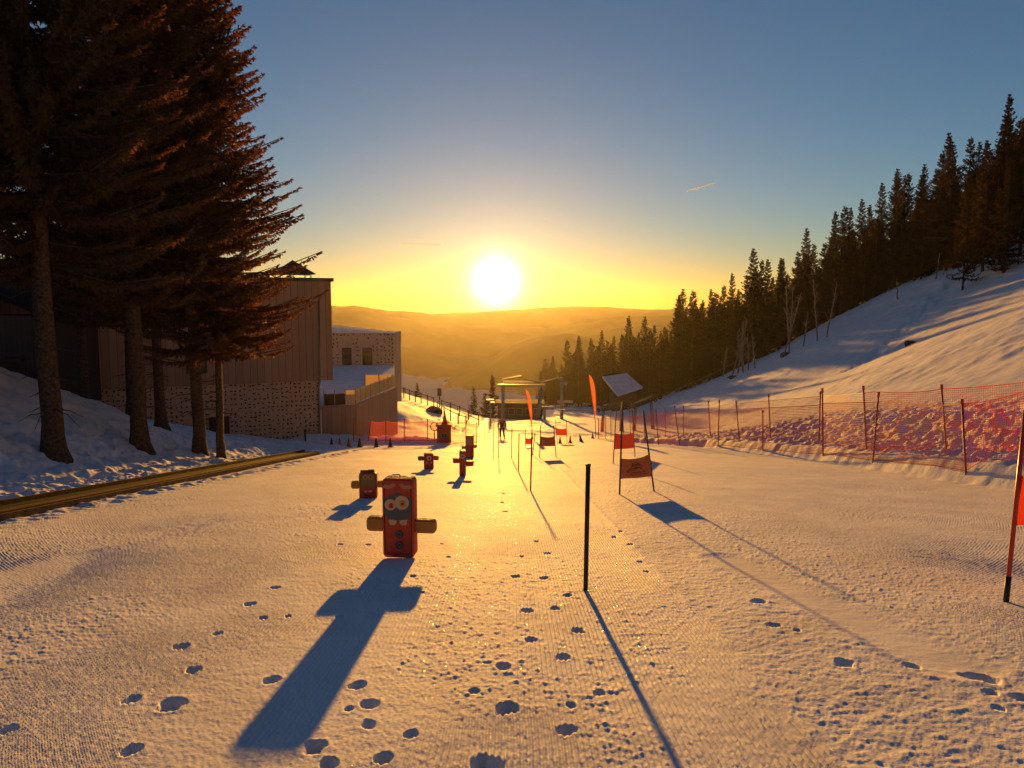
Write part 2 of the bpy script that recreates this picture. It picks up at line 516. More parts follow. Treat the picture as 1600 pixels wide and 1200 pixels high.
def quick_mesh(name, v, quads, mats, midx=None, smooth=False, parent=None):
    me = bpy.data.meshes.new(name)
    v = np.ascontiguousarray(v, np.float32); q = np.ascontiguousarray(quads, np.int32); nf, k = q.shape
    me.vertices.add(len(v)); me.vertices.foreach_set('co', v.ravel())
    me.loops.add(nf * k); me.loops.foreach_set('vertex_index', q.ravel())
    me.polygons.add(nf)
    me.polygons.foreach_set('loop_start', np.arange(0, nf * k, k, dtype=np.int32))
    if smooth:
        me.polygons.foreach_set('use_smooth', np.ones(nf, bool))
    for m in (mats if isinstance(mats, (list, tuple)) else [mats]):
        me.materials.append(m)
    if midx is not None:
        me.polygons.foreach_set('material_index', np.ascontiguousarray(midx, np.int32))
    me.update(calc_edges=True)
    return link(name, me, parent)


def tag(o, label=None, cat=None, group=None, kind=None):
    if label: o['label'] = label
    if cat: o['category'] = cat
    if group: o['group'] = group
    if kind: o['kind'] = kind
    return o


def thing(name, label, cat, loc, rz=0, group=None):
    o = bpy.data.objects.new(name, None); COL.objects.link(o)
    o.location = loc; o.rotation_euler = (0, 0, rz); o.empty_display_size = .2
    return tag(o, label, cat, group)


def copy_tree(o, parent=None):
    c = o.copy(); COL.objects.link(c); c.parent = parent
    for ch in list(o.children):
        copy_tree(ch, c)
    return c


# ------------------------------------------------------------------ ground (one sheet, finer near the lens)
def build_ground():
    az_in = np.linspace(-R(37), R(37), 1500)
    az_out_r = np.linspace(R(37.5), R(180), 90)
    az = np.concatenate([-az_out_r[::-1][:-1], az_in, az_out_r])
    rr = np.concatenate([[.3, 1.0, 1.7], np.geomspace(2.4, 60, 720), np.geomspace(60.4, 420, 190)])
    A, Rr = np.meshgrid(az, rr)
    x = Rr * np.sin(A); y = Rr * np.cos(A)
    z = H(x.ravel(), y.ravel())
    v = np.stack([x.ravel(), y.ravel(), z], 1)
    na, nr = len(az), len(rr)
    i = np.arange((nr - 1) * na).reshape(nr - 1, na)
    q = np.stack([i[:, :-1], i[:, 1:], i[:, 1:] + na, i[:, :-1] + na], -1).reshape(-1, 4)
    o = quick_mesh('snow_ground', v, q[:, ::-1], M['snow'], smooth=True)
    tag(o, kind='structure')


build_ground()


# ------------------------------------------------------------------ far valley
def build_valley():
    az = np.linspace(-R(50), R(50), 420); rr = np.geomspace(230, 2050, 300)
    A, D = np.meshgrid(az, rr)
    x = (D * np.sin(A)).ravel(); y = (D * np.cos(A)).ravel()
    base = -118 + 12 * fbm(x * .01, y * .01, 3, 5)

    def ridge(y0, sy, crest):
        return base + (crest - base) * np.exp(-((y - y0) / sy) ** 2)
    p = x / np.maximum(y, 1) * F + 800
    n1 = fbm(x * .004, y * .004 + 5, 4, 81); n2 = fbm(x * .007, y * .007, 4, 82); n3 = fbm(x * .012, y * .012, 4, 83)
    far = ridge(1750, 190, 1.6 - (13 - 16 * (n1 - .4) + 4 * np.sin(p * .012)) / F * 1750)
    mid = ridge(1250, 170, 1.6 - (np.interp(p, [400, 560, 700, 850, 950, 1100], [14, 17, 32, 38, 24, 16]) + 30 * (.5 - n2)) / F * 1250)
    mid2 = ridge(1500, 80, 1.6 - (np.interp(p, [400, 560, 680, 800, 950, 1100], [11, 13, 22, 20, 15, 12]) + 16 * (.5 - fbm(x * .009, y * .003, 4, 85))) / F * 1500)
    mid3 = ridge(1090, 60, 1.6 - (np.interp(p, [400, 560, 700, 850, 1000], [34, 40, 58, 64, 40]) + 34 * (.5 - fbm(x * .011, y * .004, 4, 86))) / F * 1090)
    low = ridge(960, 110, 1.6 - (np.interp(p, [400, 620, 780, 1000], [60, 74, 88, 60]) + 22 * (.5 - n3)) / F * 980)
    dome = base + 84 * np.exp(-((x - 45) / 88) ** 2 / 2 - ((y - 690) / 95) ** 2 / 2) + 10 * (n3 - .5)
    z = np.maximum.reduce([base, far, mid, mid2, mid3, low, dome]) + 3 * (fbm(x * .05, y * .05, 3, 84) - .5)
    v = np.stack([x, y, z], 1)
    na, nr = len(az), len(rr)
    i = np.arange((nr - 1) * na).reshape(nr - 1, na)
    q = np.stack([i[:, :-1], i[:, 1:], i[:, 1:] + na, i[:, :-1] + na], -1)[:, :-1].reshape(-1, 4)
    tag(quick_mesh('hills', v, q[:, ::-1], M['hills'], smooth=True), kind='structure')
    # cloud lying in the valley
    gx, gy = np.meshgrid(np.linspace(-420, 160, 260), np.linspace(400, 930, 200))
    x = gx.ravel(); y = gy.ravel()
    z = -72 + 20 * (fbm(x * .012, y * .008, 4, 91) - .5) + 5 * (fbm(x * .06, y * .05, 3, 92) - .5)
    z -= 30 * sm(760, 930, y + 60 * (fbm(x * .01, y * .01, 2, 93) - .5))
    i = np.arange(199 * 260).reshape(199, 260)
    q = np.stack([i[:, :-1], i[:, 1:], i[:, 1:] + 260, i[:, :-1] + 260], -1)[:, :-1].reshape(-1, 4)
    tag(quick_mesh('valley_cloud', np.stack([x, y, z], 1), q, M['low_cloud'], smooth=True), kind='stuff')


build_valley()


def contrail(pts, d, width, label):
    p0, p1 = W(*pts[0], d), W(*pts[1], d)
    n = 14
    P = [p0.lerp(p1, k / n) for k in range(n + 1)]
    rad = [width * (.15 + .85 * math.sin(math.pi * min(1, (k / n) * .85 + .1))) for k in range(n + 1)]
    o = MB().tube(P, rad, 8).build('contrail', M['trail'], smooth=True)
    tag(o, label, 'contrail')


contrail(((1072, 299), (1118, 286)), 9000, 7, 'short bright contrail slanting in the blue sky above the forest')
contrail(((625, 380), (690, 382)), 9000, 4, 'faint level contrail left of and above the sun')


# ------------------------------------------------------------------ spruces
def needle_cards(P, D, L, Wd, r):
    """diamond sprays: root points P, directions D (unit), lengths L, widths Wd"""
    n = len(P)
    rnd = r.normal(size=(n, 3)); side = np.cross(D, rnd)
    side /= np.linalg.norm(side, axis=1, keepdims=True) + 1e-9
    a = P; b = P + D * (L * .45)[:, None] + side * (Wd * .5)[:, None]
    c = P + D * L[:, None]; d = P + D * (L * .45)[:, None] - side * (Wd * .5)[:, None]
    v = np.stack([a, b, c, d], 1).reshape(-1, 3)
    return v, np.arange(4 * n).reshape(n, 4)


def spruce_arrays(h, rmax, cb, seed, step, tl, tw, whorl_gap, per, irregular=.22, droop=.32, cone=.86):
    r = np.random.default_rng(seed)
    P, D, L, Wd = [], [], [], []
    limbs = []
    z = cb
    while z < h - .15:
        t = (z - cb) / (h - cb)
        for k in range(per):
            a = r.uniform(0, 2 * math.pi)
            Lb = rmax * ((1 - t) ** cone) * r.uniform(1 - irregular * 1.6, 1 + irregular) * (.72 + .28 * min(1, t * 8 + r.random() * .4)) + .12
            if r.random() < .06:
                Lb *= .5
            out = np.array([math.cos(a), math.sin(a), 0]); tang = np.array([-out[1], out[0], 0])
            up = (.55 * t - droop * (1 - t)) + r.normal() * .06
            ns = max(3, int(Lb / step)); s = (np.arange(ns) + r.random(ns) * .8) / ns
            zz = z + r.uniform(-.5, .5) * whorl_gap
            cz = zz + Lb * (up * s + (.30 * (1 - t) + .05) * s ** 2.4)
            base = out[None] * (Lb * s)[:, None]; base[:, 2] = cz
            base += tang[None] * (r.normal() * .06 * Lb * s ** 2)[:, None]
            limbs.append((np.array([0, 0, zz]), base[len(base) // 2].copy(), base[-1].copy(), .012 + .008 * Lb))
            wid = np.minimum(1, (1 - s) * 1.6 + .15) * np.minimum(1, s * 3 + .25)
            for sgn in (-1, 1):
                d = out[None] * r.uniform(.45, 1.0, (ns, 1)) + sgn * tang[None] * r.uniform(.3, 1.0, (ns, 1))
                d[:, 2] = r.normal(-.22 + .35 * t, .22, ns)
                d /= np.linalg.norm(d, axis=1, keepdims=True)
                l = tl * (.45 + .75 * wid) * r.uniform(.6, 1.25, ns) * min(1.0, .4 + Lb * .5)
                P.append(base); D.append(d); L.append(l); Wd.append(tw * r.uniform(.7, 1.3, ns))
                # side sprigs on the twig
                P.append(base + d * (l * .45)[:, None]); d2 = d + r.normal(0, .5, (ns, 3)); d2[:, 2] -= .25
                d2 /= np.linalg.norm(d2, axis=1, keepdims=True)
                D.append(d2); L.append(l * .65); Wd.append(tw * .9 * r.uniform(.7, 1.3, ns))
            # hanging sprays and the tip
            d = r.normal(0, .28, (ns, 3)); d[:, 2] = -1 + t * .8; d += out[None] * .25
            d /= np.linalg.norm(d, axis=1, keepdims=True)
            P.append(base); D.append(d); L.append(tl * r.uniform(.5, 1.15, ns) * (.4 + .6 * wid) * min(1.0, .4 + Lb * .4)); Wd.append(tw * 1.1 * r.uniform(.7, 1.3, ns))
            tipd = np.tile(out + np.array([0, 0, .28]), (4, 1)) + r.normal(0, .25, (4, 3)); tipd /= np.linalg.norm(tipd, axis=1, keepdims=True)
            P.append(np.tile(base[-1], (4, 1))); D.append(tipd); L.append(np.full(4, tl * .7)); Wd.append(np.full(4, tw))
        z += whorl_gap * (1 - .45 * t) * r.uniform(.75, 1.25)
    # leader
    d = np.tile([0, 0, 1.], (14, 1)) + r.normal(0, .28, (14, 3)); d /= np.linalg.norm(d, axis=1, keepdims=True)
    pz = np.zeros((14, 3)); pz[:, 2] = np.linspace(h - tl * 2.2, h, 14)
    P.append(pz); D.append(d); L.append(np.linspace(tl * .9, tl * .45, 14)); Wd.append(np.full(14, tw * .7))
    v, q = needle_cards(np.concatenate(P), np.concatenate(D), np.concatenate(L), np.concatenate(Wd), r)
    return v, q, limbs


def make_spruce(h, rmax, cb, seed, trunk_r, label, loc, rz, group):
    root = thing('spruce_tree', label, 'tree', loc, rz, group)
    v, q, limbs = spruce_arrays(h, rmax, cb, seed, .062, .25, .068, .38, 10)
    quick_mesh('crown', v, q, M['needles'], parent=root)
    r = random.Random(seed)
    mb = MB()
    pts, rad = [], []
    for k in range(15):
        t = k / 14
        z = -.6 + (h + .4) * t
        flare = 1 + .9 * math.exp(-max(0, z) / .22)
        pts.append((r.uniform(-.03, .03), r.uniform(-.03, .03), z)); rad.append(max(.012, trunk_r * (1 - t) ** .8 * (flare if z < 1.2 else 1)))
    # finer rings near the root
    pts[1:1] = [(0, 0, -.1), (0, 0, .08), (0, 0, .3), (0, 0, .65)]
    rad[1:1] = [trunk_r * 1.75, trunk_r * 1.5, trunk_r * 1.2, trunk_r * 1.04]
    mb.tube(pts, rad, 12)
    for a, b, c, rd in limbs[::2]:
        mb.tube([a, b, c], [rd, rd * .7, rd * .3], 4, cap=False)
    for k in range(26):                                       # dead snapped limbs under the crown
        z = r.uniform(1.2, cb + 1.5); an = r.uniform(0, 6.28); L = r.uniform(.3, 1.5)
        o = Vector((math.cos(an), math.sin(an), 0))
        mb.tube([o * trunk_r * .8 + Vector((0, 0, z)), o * L * .6 + Vector((0, 0, z - .06 * L)), o * L + Vector((0, 0, z - .25 * L))],
                [.018, .012, .005], 4, cap=False)
    mb.build('trunk', M['bark'], root, smooth=True)
    return root


GT = 'tall spruces on the left bank'


def foot(px, py):
    return G(px, py)


pA = make_spruce(20.0, 3.7, 5.0, 11, .225, 'tall spruce with a thick trunk just left of the slender one beside the conveyor', (0, 0, 0), 0, GT)
pB = make_spruce(22.0, 3.9, 5.0, 12, .265, 'leftmost big spruce with its trunk standing alone in front of the snow mound', (0, 0, 0), 0, GT)
pC = make_spruce(18.5, 3.35, 4.1, 13, .14, 'slender spruce nearest the lodge, its low branches hanging over the timber facade', (0, 0, 0), 0, GT)


def put(o, p, rz, s=1.0):
    o.location = (p[0], p[1], p[2] - .05); o.rotation_euler = (R(random.uniform(-.8, .8)), R(random.uniform(-.8, .8)), rz); o.scale = (s, s, s)


def bank(x, y):
    return Vector((x, y, h0(x, y)))


put(pA, bank(-11.1, 28.0), .4)
put(pB, bank(-11.75, 20.2), 1.1)
put(pC, bank(-10.35, 28.0), 2.0)
for src, (x, y), rz, s, lab in (
        (pB, (-11.8, 25.0), 3.3, 1.02, 'spruce with the widest trunk of the group, standing midway along the bank'),
        (pA, (-14.2, 32.0), 2.2, .98, 'spruce with a mid-sized trunk set back right in front of the inlaid wall'),
        (pC, (-15.7, 32.5), 4.4, 1.02, 'spruce half hidden directly behind the widest trunk'),
        (pB, (-19.4, 36.0), 5.1, .9, 'farthest spruce of the group, standing high on the bank at the back'),
        (pA, (-17.0, 25.0), 3.9, 1.05, 'spruce at the left edge of the picture, rising from behind the snow mound'),
        (pB, (-16.5, 19.0), .2, 1.0, 'spruce whose crown fills the upper left corner above the snow mound'),
        (pC, (-22.0, 30.0), 1.5, 1.1, 'spruce standing behind the crest of the snow mound')):
    c = copy_tree(src)
    put(c, bank(x, y), rz, s)
    tag(c, lab)


# forest on the right: individual trees from a few shared meshes
def forest_proto(h, rmax, cb, seed):
    v, q, limbs = spruce_arrays(h, rmax, cb, seed, .17, .42, .13, .55, 7, .3, .3, 1.0)
    n = 10; zs = np.linspace(-1, h * .96, n); rad = .2 * (1 - np.linspace(0, 1, n)) ** .8 + .01
    tv = np.stack([np.stack([rad * math.cos(k * 1.2566), rad * math.sin(k * 1.2566), zs], 1) for k in range(5)], 1).reshape(-1, 3)
    i = np.arange((n - 1) * 5).reshape(n - 1, 5)
    tq = np.stack([i, np.roll(i, -1, 1), np.roll(i, -1, 1) + 5, i + 5], -1).reshape(-1, 4)
    me_q = np.concatenate([q, tq + len(v)])
    o = quick_mesh('forest_spruce', np.concatenate([v, tv]), me_q, [M['needles_far'], M['bark']],
                   np.concatenate([np.zeros(len(q)), np.ones(len(tq))]))
    return o


protos = [forest_proto(15, 3.4, 1.2, 101), forest_proto(17, 3.1, 1.6, 102), forest_proto(13, 3.3, .8, 103), forest_proto(18.5, 3.6, 1.5, 104)]
used = [False] * 4
FR = random.Random(5)
EDGE = [(7, 205), (14, 178), (20, 156), (25, 141), (30.5, 128), (36.5, 120), (42.5, 108), (46, 97), (45.8, 84), (42.5, 73)]


def place_forest(x, y, s, lab, grp, which=None):
    i = FR.randrange(4) if which is None else which
    if not used[i]:
        o = protos[i]; used[i] = True
    else:
        o = protos[i].copy(); COL.objects.link(o)
    o.location = (x, y, h0(x, y) - .2)
    o.rotation_euler = (0, 0, FR.uniform(0, 6.28)); w = FR.uniform(.85, 1.12)
    o.scale = (s * w, s * w, s)
    tag(o, lab, 'tree', grp)


def along(t):
    t *= len(EDGE) - 1
    i = min(int(t), len(EDGE) - 2); f = t - i
    a, b = EDGE[i], EDGE[i + 1]
    return a[0] + (b[0] - a[0]) * f, a[1] + (b[1] - a[1]) * f


nrow = [66, 58, 52, 44]
for row, n in enumerate(nrow):
    for k in range(n):
        t = (k + FR.uniform(.1, .9)) / n
        x, y = along(t)
        x += row * 3.0 + FR.uniform(-1.2, 1.6); y += row * 3.2 + FR.uniform(-1.5, 2.0)
        if t > .78:
            x += 1.5 * row
        lab = ('dark spruce in the front row of the forest along the snowy hill edge' if row == 0 else
               'dark spruce inside the forest, only its top showing above the front row')
        place_forest(x, y, FR.uniform(.72, 1.12) * (.84 + .03 * sm(.3, .55, t) - .17 * sm(.55, .85, t)), lab, 'spruces of the forest on the hill')
# the clump at the right border stands forward of the rest
for (x, y, s) in ((39.8, 71, .95), (41.5, 68, 1.12), (44.4, 66, 1.2), (47.5, 64, 1.18), (44.6, 71, 1.15), (48.5, 68, 1.25), (50.5, 63, 1.2),
                  (42.3, 72.5, 1.0), (51, 70, 1.25)):
    place_forest(x, y, s * .64, 'tall spruce of the dark clump standing forward at the right border', 'spruces of the clump at the right border')
# small spruces beyond the embankment
for px, py, d, hgt, lab in ((633, 612, 121, 2.0, 'tiny young spruce behind the fence right beside the terrace'),
                            (652, 618, 122, 4.2, 'small sparse spruce behind the embankment fence'),
                            (715, 634, 121, 1.9, 'small spruce right of the dark sign, left one of two'),
                            (723, 638, 121, 1.8, 'small spruce right of the dark sign, right one of two'),
                            (740, 652, 126, 7.0, 'lone conical spruce on the edge of the valley left of the lift'),
                            (758, 662, 128, 10.5, 'broad spruce right of the lone conical spruce, at the left side of the lift'),
                            (770, 664, 131, 11, 'bushy spruce close behind the left post of the lift')):
    p = W(px, py, d)
    i = FR.randrange(4)
    o = protos[i].copy(); COL.objects.link(o)
    s = hgt / 15
    o.location = (p.x, p.y, h0(p.x, p.y) - .1); o.scale = (s, s, s); o.rotation_euler = (0, 0, FR.uniform(0, 6))
    o.name = 'young_spruce'
    tag(o, lab, 'tree', 'small spruces beyond the embankment')


# bare birches and snags on the hill
def bare_tree(loc, h, seed, label, stems=1, group='bare birches on the hill', lean=0.0, twigs=True, name='bare_birch'):
    r = random.Random(seed); mb = MB()
    for s in range(stems):
        ox = r.uniform(-.25, .25) * stems; ang = r.uniform(-.16, .16) + lean + (s - (stems - 1) / 2) * .16
        hh = h * r.uniform(.75, 1.05)
        pts = [Vector((ox + math.sin(ang) * hh * k / 7 + r.uniform(-.05, .05), r.uniform(-.05, .05), hh * k / 7 - .2)) for k in range(8)]
        mb.tube(pts, [.085 * (1 - k / 8.2) + .012 for k in range(8)], 6)
        if twigs:
            for k in range(26):
                i = r.randrange(2, 7); a = r.uniform(0, 6.28); L = hh * r.uniform(.08, .24) * (1.2 - i / 9)
                d = Vector((math.cos(a) * .55, math.sin(a) * .55, .85))
                p = pts[i].lerp(pts[i + 1], r.random()); q = p + d * L
                mb.tube([p, p + d * L * .5 + Vector((0, 0, .03)), q], [.02, .013, .006], 4, cap=False)
                for j in range(3):
                    e = Vector((r.uniform(-1, 1), r.uniform(-1, 1), r.uniform(-.1, 1))).normalized()
                    p2 = p.lerp(q, r.uniform(.3, 1))
                    mb.tube([p2, p2 + e * L * .45], [.009, .004], 3, cap=False)
    o = mb.build(name, M['birch'])
    o.location = loc
    tag(o, label, 'tree', group)
    return o


bare_tree(G(1131, 590), 4.5, 1, 'single thin birch stem at the left end of the bare birches')
bare_tree(G(1149, 586), 7.5, 2, 'clump of several thin bare birch stems low on the hill, largest clump', 5)
bare_tree(G(1165, 583), 6.0, 3, 'bare double stemmed birch close to the right side of the largest birch clump', 2)
bare_tree(G(1182, 576), 5.0, 4, 'lone thin birch on the snow between the two birch clumps')
bare_tree(G(1231, 556), 8.5, 5, 'tall three stemmed bare birch rising from a dark bush on the hill', 3)
bare_tree(G(1252, 546), 5.0, 6, 'small bare birch right of the three stemmed birch')
bare_tree(G(1279, 534), 7.5, 7, 'bare birch near the forest edge, left one of the two uppermost')
bare_tree(G(1293, 529), 8.0, 8, 'bare birch near the forest edge, right one of the two uppermost')
bare_tree(G(1403, 466), 2.7, 9, 'short dead snag leaning on the skyline of the snow hill', 1, 'dead snags on the hill', -.05, False, 'dead_snag')
bare_tree(G(1462, 434), 3.0, 10, 'crooked dead snag at the top of the snow hill beside the dark spruce clump', 1, 'dead snags on the hill', .12, False, 'dead_snag')


def rock(loc, s, seed, label, name='rock', m='rock', cat='rock', group=None):
    r = np.random.default_rng(seed)
    import bmesh
    bm = bmesh.new(); bmesh.ops.create_icosphere(bm, subdivisions=3, radius=1)
    for v in bm.verts:
        p = np.array(v.co); k = 1 + .5 * (fbm(np.array([p[0] * 1.7 + seed]), np.array([p[1] * 1.7 + p[2]]), 3, seed)[0] - .5) + r.normal() * .03
        v.co = Vector((p[0] * k * s[0], p[1] * k * s[1], p[2] * k * s[2]))
    me = bpy.data.meshes.new(name); bm.to_mesh(me); bm.free(); me.materials.append(M[m])
    o = link(name, me); o.location = loc
    return tag(o, label, cat, group)


rock(G(1423, 538), (.42, .4, .3), 1, 'dark rock poking out of the snow on the upper hill')
rock(G(1229, 557), (.75, .6, .5), 2, 'dark low bush at the foot of the three stemmed birch', 'low_bush', 'rock', 'bush')
rock(G(1150, 590), (1.1, .7, .25), 4, 'patch of dark brush at the foot of the largest birch clump', 'low_bush', 'rock', 'bush')
rock(W(432, 695, 42) - Vector((0, 0, .1)), (.75, .4, .2), 5, 'brown boulder lying on the snow in front of the inlaid stone wall')

# ------------------------------------------------------------------ lodge
lodge = thing('alpine_lodge', 'timber clad lodge on a pale wall with dark inlays and a glass railed terrace', 'building', (-12.1, 50, -7.4))
LO = Vector((-12.1, 50, -7.4))
UA = math.atan2(4.5, 9.4)


def local_part(name, rz, origin):
    return Vector(origin) - LO, rz


def wall_part(name, mb, mats, origin, rz, smooth=False, parent=None):
    o = mb.build(name, mats, parent or lodge, smooth)
    if parent is None:
        o.location = Vector(origin) - LO; o.rotation_euler = (0, 0, rz)
    return o


def inlay_wall(x0, x1, z0, z1, seed, skip=(), thick=.3, cell=.27):
    """pale wall face on y=0 (front towards -y) with randomly turned dark inlays"""
    mb = MB(); r = random.Random(seed)
    mb.box(((x0 + x1) / 2, thick / 2, (z0 + z1) / 2), (x1 - x0, thick, z1 - z0))
    nx = int((x1 - x0) / cell); nz = int((z1 - z0) / cell)
    for i in range(nx):
        for j in range(nz):
            if r.random() < .12:
                continue
            cx = x0 + (i + .5 + r.uniform(-.2, .2)) * (x1 - x0) / nx; cz = z0 + (j + .5 + r.uniform(-.22, .22)) * (z1 - z0) / nz
            if any(a < cx < b and c < cz < d for a, b, c, d in skip):
                continue
            w, h = (r.uniform(.10, .18) * cell / .27, r.uniform(.055, .09) * cell / .27) if r.random() < .6 else (r.uniform(.055, .09) * cell / .27, r.uniform(.10, .16) * cell / .27)
            mb.box((cx, -.003, cz), (w, .014, h), mi=1)
    return mb


# stone base of the main block: local x runs along the facade, 0 at its right end
ZB = -3.37
wall_part('base_wall', inlay_wall(-17, 0, -8.6, ZB, 3, [(-6.7, -5.4, -8, -4.6), (-.9, -.1, -7.6, -6.7)]), [M['render'], M['hole']], (-12.1, 50, 0), UA)
mb = MB().box((-8.1, 2.8, (ZB + 2.8) / 2), (17.8, 6.0, 2.8 - ZB))
wall_part('upper_wall', mb, M['timber'], (-12.1, 50, .002), UA)
wall_part('roof_edge', MB().box((-8.1, 2.8, 2.9), (18.1, 6.3, .22)), M['darkmetal'], (-12.1, 50, 0), UA)
# downpipe
wall_part('downpipe', MB().tube([(-.08, -.12, -7.4), (-.08, -.12, -3.7), (.0, -.32, -3.2), (.0, -.32, 1.6), (.62, -.32, 2.4), (.62, -.32, 2.75)], .06, 8), M['metal'], (-12.1, 50, 0), UA, True)
w = wall_part('window', MB().box((-7.2, -.22, -1.6), (1.15, .1, 2.1)), M['darkwood'], (-12.1, 50, 0), UA)
MB().box((-7.2, -.275, -1.15), (.9, .02, .85)).box((-7.2, -.275, -2.1), (.9, .02, .8)).build('pane', M['window'], w)
d = wall_part('door', MB().box((-6.05, -.03, -6.35), (1.15, .1, 2.1)), M['darkwood'], (-12.1, 50, 0), UA)
MB().tube([(-5.65, -.11, -6.55), (-5.65, -.14, -6.5), (-5.65, -.11, -6.35)], .015, 6).build('handle', M['metal'], d)
mb = MB().box((-.5, -.02, -7.15), (.75, .03, .7), mi=1)
for k in range(7):
    mb.box((-.5, -.045, -7.42 + k * .09), (.7, .03, .03))
wall_part('vent_grille', mb, [M['metal'], M['hole']], (-12.1, 50, 0), UA)
# hip roofed canopy on the flat roof
mb = MB().add([(-2.2, 1.2, 3.35), (.1, 1.2, 3.35), (.1, 3.4, 3.35), (-2.2, 3.4, 3.35), (-1.05, 2.3, 4.2), (-2.3, 1.1, 3.27), (.2, 1.1, 3.27), (.2, 3.5, 3.27), (-2.3, 3.5, 3.27)],
              [(5, 6, 1, 0), (6, 7, 2, 1), (7, 8, 3, 2), (8, 5, 0, 3), (0, 1, 4), (1, 2, 4), (2, 3, 4), (3, 0, 4), (8, 7, 6, 5)])
ca = wall_part('roof_canopy', mb, M['darkmetal'], (-12.1, 50, 0), UA)
for a, b in ((-2.0, 1.4), (-.1, 1.4), (-.1, 3.2), (-2.0, 3.2)):
    MB().box((a, b, 3.14), (.06, .06, .27)).build('post', M['metal'], ca)
# annex behind the terrace
AX = 84.0
pxl, pxr = (505 - 800) / F * AX, (617 - 800) / F * AX
wall_part('annex_wall', inlay_wall(pxl, pxr, -12.5, 1.6 - 50 / F * AX, 8, [((534 - 803) / F * AX, (552 - 800) / F * AX, -6.6, -2.3), ((565 - 802) / F * AX, (583 - 800) / F * AX, -6.6, -2.3)], 4.5, .40),
          [M['render'], M['hole']], (0, AX, 0), 0)
mb = MB()
nx = 24
zt = 1.6 - 50 / F * AX
top = [(pxl + .05 + (pxr - pxl - .1) * k / nx, zt + .04 + .62 * max(0, 1 - k / nx / .8) ** .8 + .02 * math.sin(k * 2.1)) for k in range(nx + 1)]
poly = [(top[0][0], zt + .003)] + top + [(top[-1][0], zt + .003)]
wall_part('roof_snow', mb.prism(poly[::-1], .15, 4.3), M['snow'], (0, AX, 0), 0)
for a, b in ((534, 549), (566, 581)):
    x0, x1 = (a - 800) / F * AX, (b - 800) / F * AX
    z0, z1 = 1.6 - 117 / F * AX, 1.6 - 73 / F * AX
    w = wall_part('window', MB().box(((x0 + x1) / 2, -.02, (z0 + z1) / 2), (x1 - x0, .08, z1 - z0)), M['darkwood'], (0, AX, 0), 0)
    MB().box(((x0 + x1) / 2, -.07, z1 - .36), (x1 - x0 - .16, .02, .5)).box(((x0 + x1) / 2, -.07, z0 + .72), (x1 - x0 - .16, .02, 1.28)).build('pane', M['window'], w)
# terrace: corner C, right end E
ZT = -5.06
Bp, C_, E_ = Vector((-12.0, 50.05, 0)), Vector((-10.0, 51.0, 0)), Vector((-8.9, 61.6, 0))
for a, b, nm in ((Bp, C_, 'terrace_front_wall'), (C_, E_, 'terrace_side_wall')):
    L = (b - a).length; rz = math.atan2(b.y - a.y, b.x - a.x)
    x0 = .0
    wall_part(nm, MB().box((L / 2 + x0, .1, (ZT - 8.9) / 2), (L - (.0 if nm[8] == 'f' else .02), .2, ZT + 8.9)), M['timber_grey'], a, rz)
mb = MB()
mb.add([(-12.2, 50.6, ZT - .08), (-10.1, 51.25, ZT - .08), (-9.1, 61.5, ZT - .08), (-12.4, 83.9, ZT - .08), (-19.5, 83.9, ZT - .08), (-14.0, 51, ZT - .08),
        (-12.2, 50.6, ZT - .3), (-10.1, 51.25, ZT - .3), (-9.1, 61.5, ZT - .3), (-12.4, 83.9, ZT - .3), (-19.5, 83.9, ZT - .3), (-14.0, 51, ZT - .3)],
       [(0, 1, 2, 3, 4, 5), (11, 10, 9, 8, 7, 6)] + [(k, k + 6, (k + 1) % 6 + 6, (k + 1) % 6) for k in range(6)])
wall_part('terrace_floor', mb, M['snow'], (0, 0, 0), 0)


def rail(a, b, n, glass):
    for k in range(n + 1):
        p = a.lerp(b, k / n)
        wall_part('railing_post', MB().box((0, 0, .52), (.05, .05, 1.04)), M['metal'], (p.x, p.y, ZT + .003), 0)
    rz = math.atan2(b.y - a.y, b.x - a.x); L = (b - a).length / n
    for k in range(n):
        if k in glass:
            p = a.lerp(b, (k + .5) / n)
            wall_part('glass_panel', MB().box((0, 0, .5), (L - .1, .016, .86)), M['glass'], (p.x, p.y, ZT + .02), rz)


rail(Bp + Vector((.1, .12, 0)), C_ + Vector((-.06, .06, 0)), 3, [2])
rail(C_ + Vector((-.12, .25, 0)), E_ + Vector((-.12, 0, 0)), 9, range(9))
rail(Vector((-11.4, 61.6, 0)), E_ + Vector((-.35, 0, 0)), 2, [0, 1])
o = MB().rbox((0, 0, .35), (1.3, .5, .7), .05).build('storage_box', M['darkwood'])
o.location = (-11.55, 51.7, ZT - .08); o.rotation_euler = (0, 0, UA)
tag(o, 'dark storage box on the terrace behind its front railing', 'box')

# dark shed far left behind the trees
shed = thing('wooden_shed', 'dark wooden shed half hidden behind the spruces at the left border', 'building', (-25.5, 40, -3.2))
MB().box((0, 0, 1.8), (7, 5, 4.6)).build('wall', wood_boards('shed boards', (.07, .05, .04), .25), shed)
MB().prism([(-3.9, 4.0), (0, 5.6), (3.9, 4.0), (3.9, 4.25), (0, 5.9), (-3.9, 4.25)][::-1], -2.9, 2.9).build('roof', M['shed_roof'], shed)
MB().box((2.1, -2.53, 1.2), (1.0, .06, 2.0)).build('door', M['darkwood'], shed)


# ------------------------------------------------------------------ conveyor lift for beginners along the left edge
conv = thing('conveyor_lift', 'low ski conveyor with a black belt between long wooden edge boards', 'ski conveyor', (0, 0, 0))
cp = []
for k in range(60):
    y = 5 + (34.5 - 5) * k / 59
    x = np.interp(y, [5, 12, 22, 34], [-7.72, -7.86, -8.14, -8.45])
    cp.append((float(x), y))


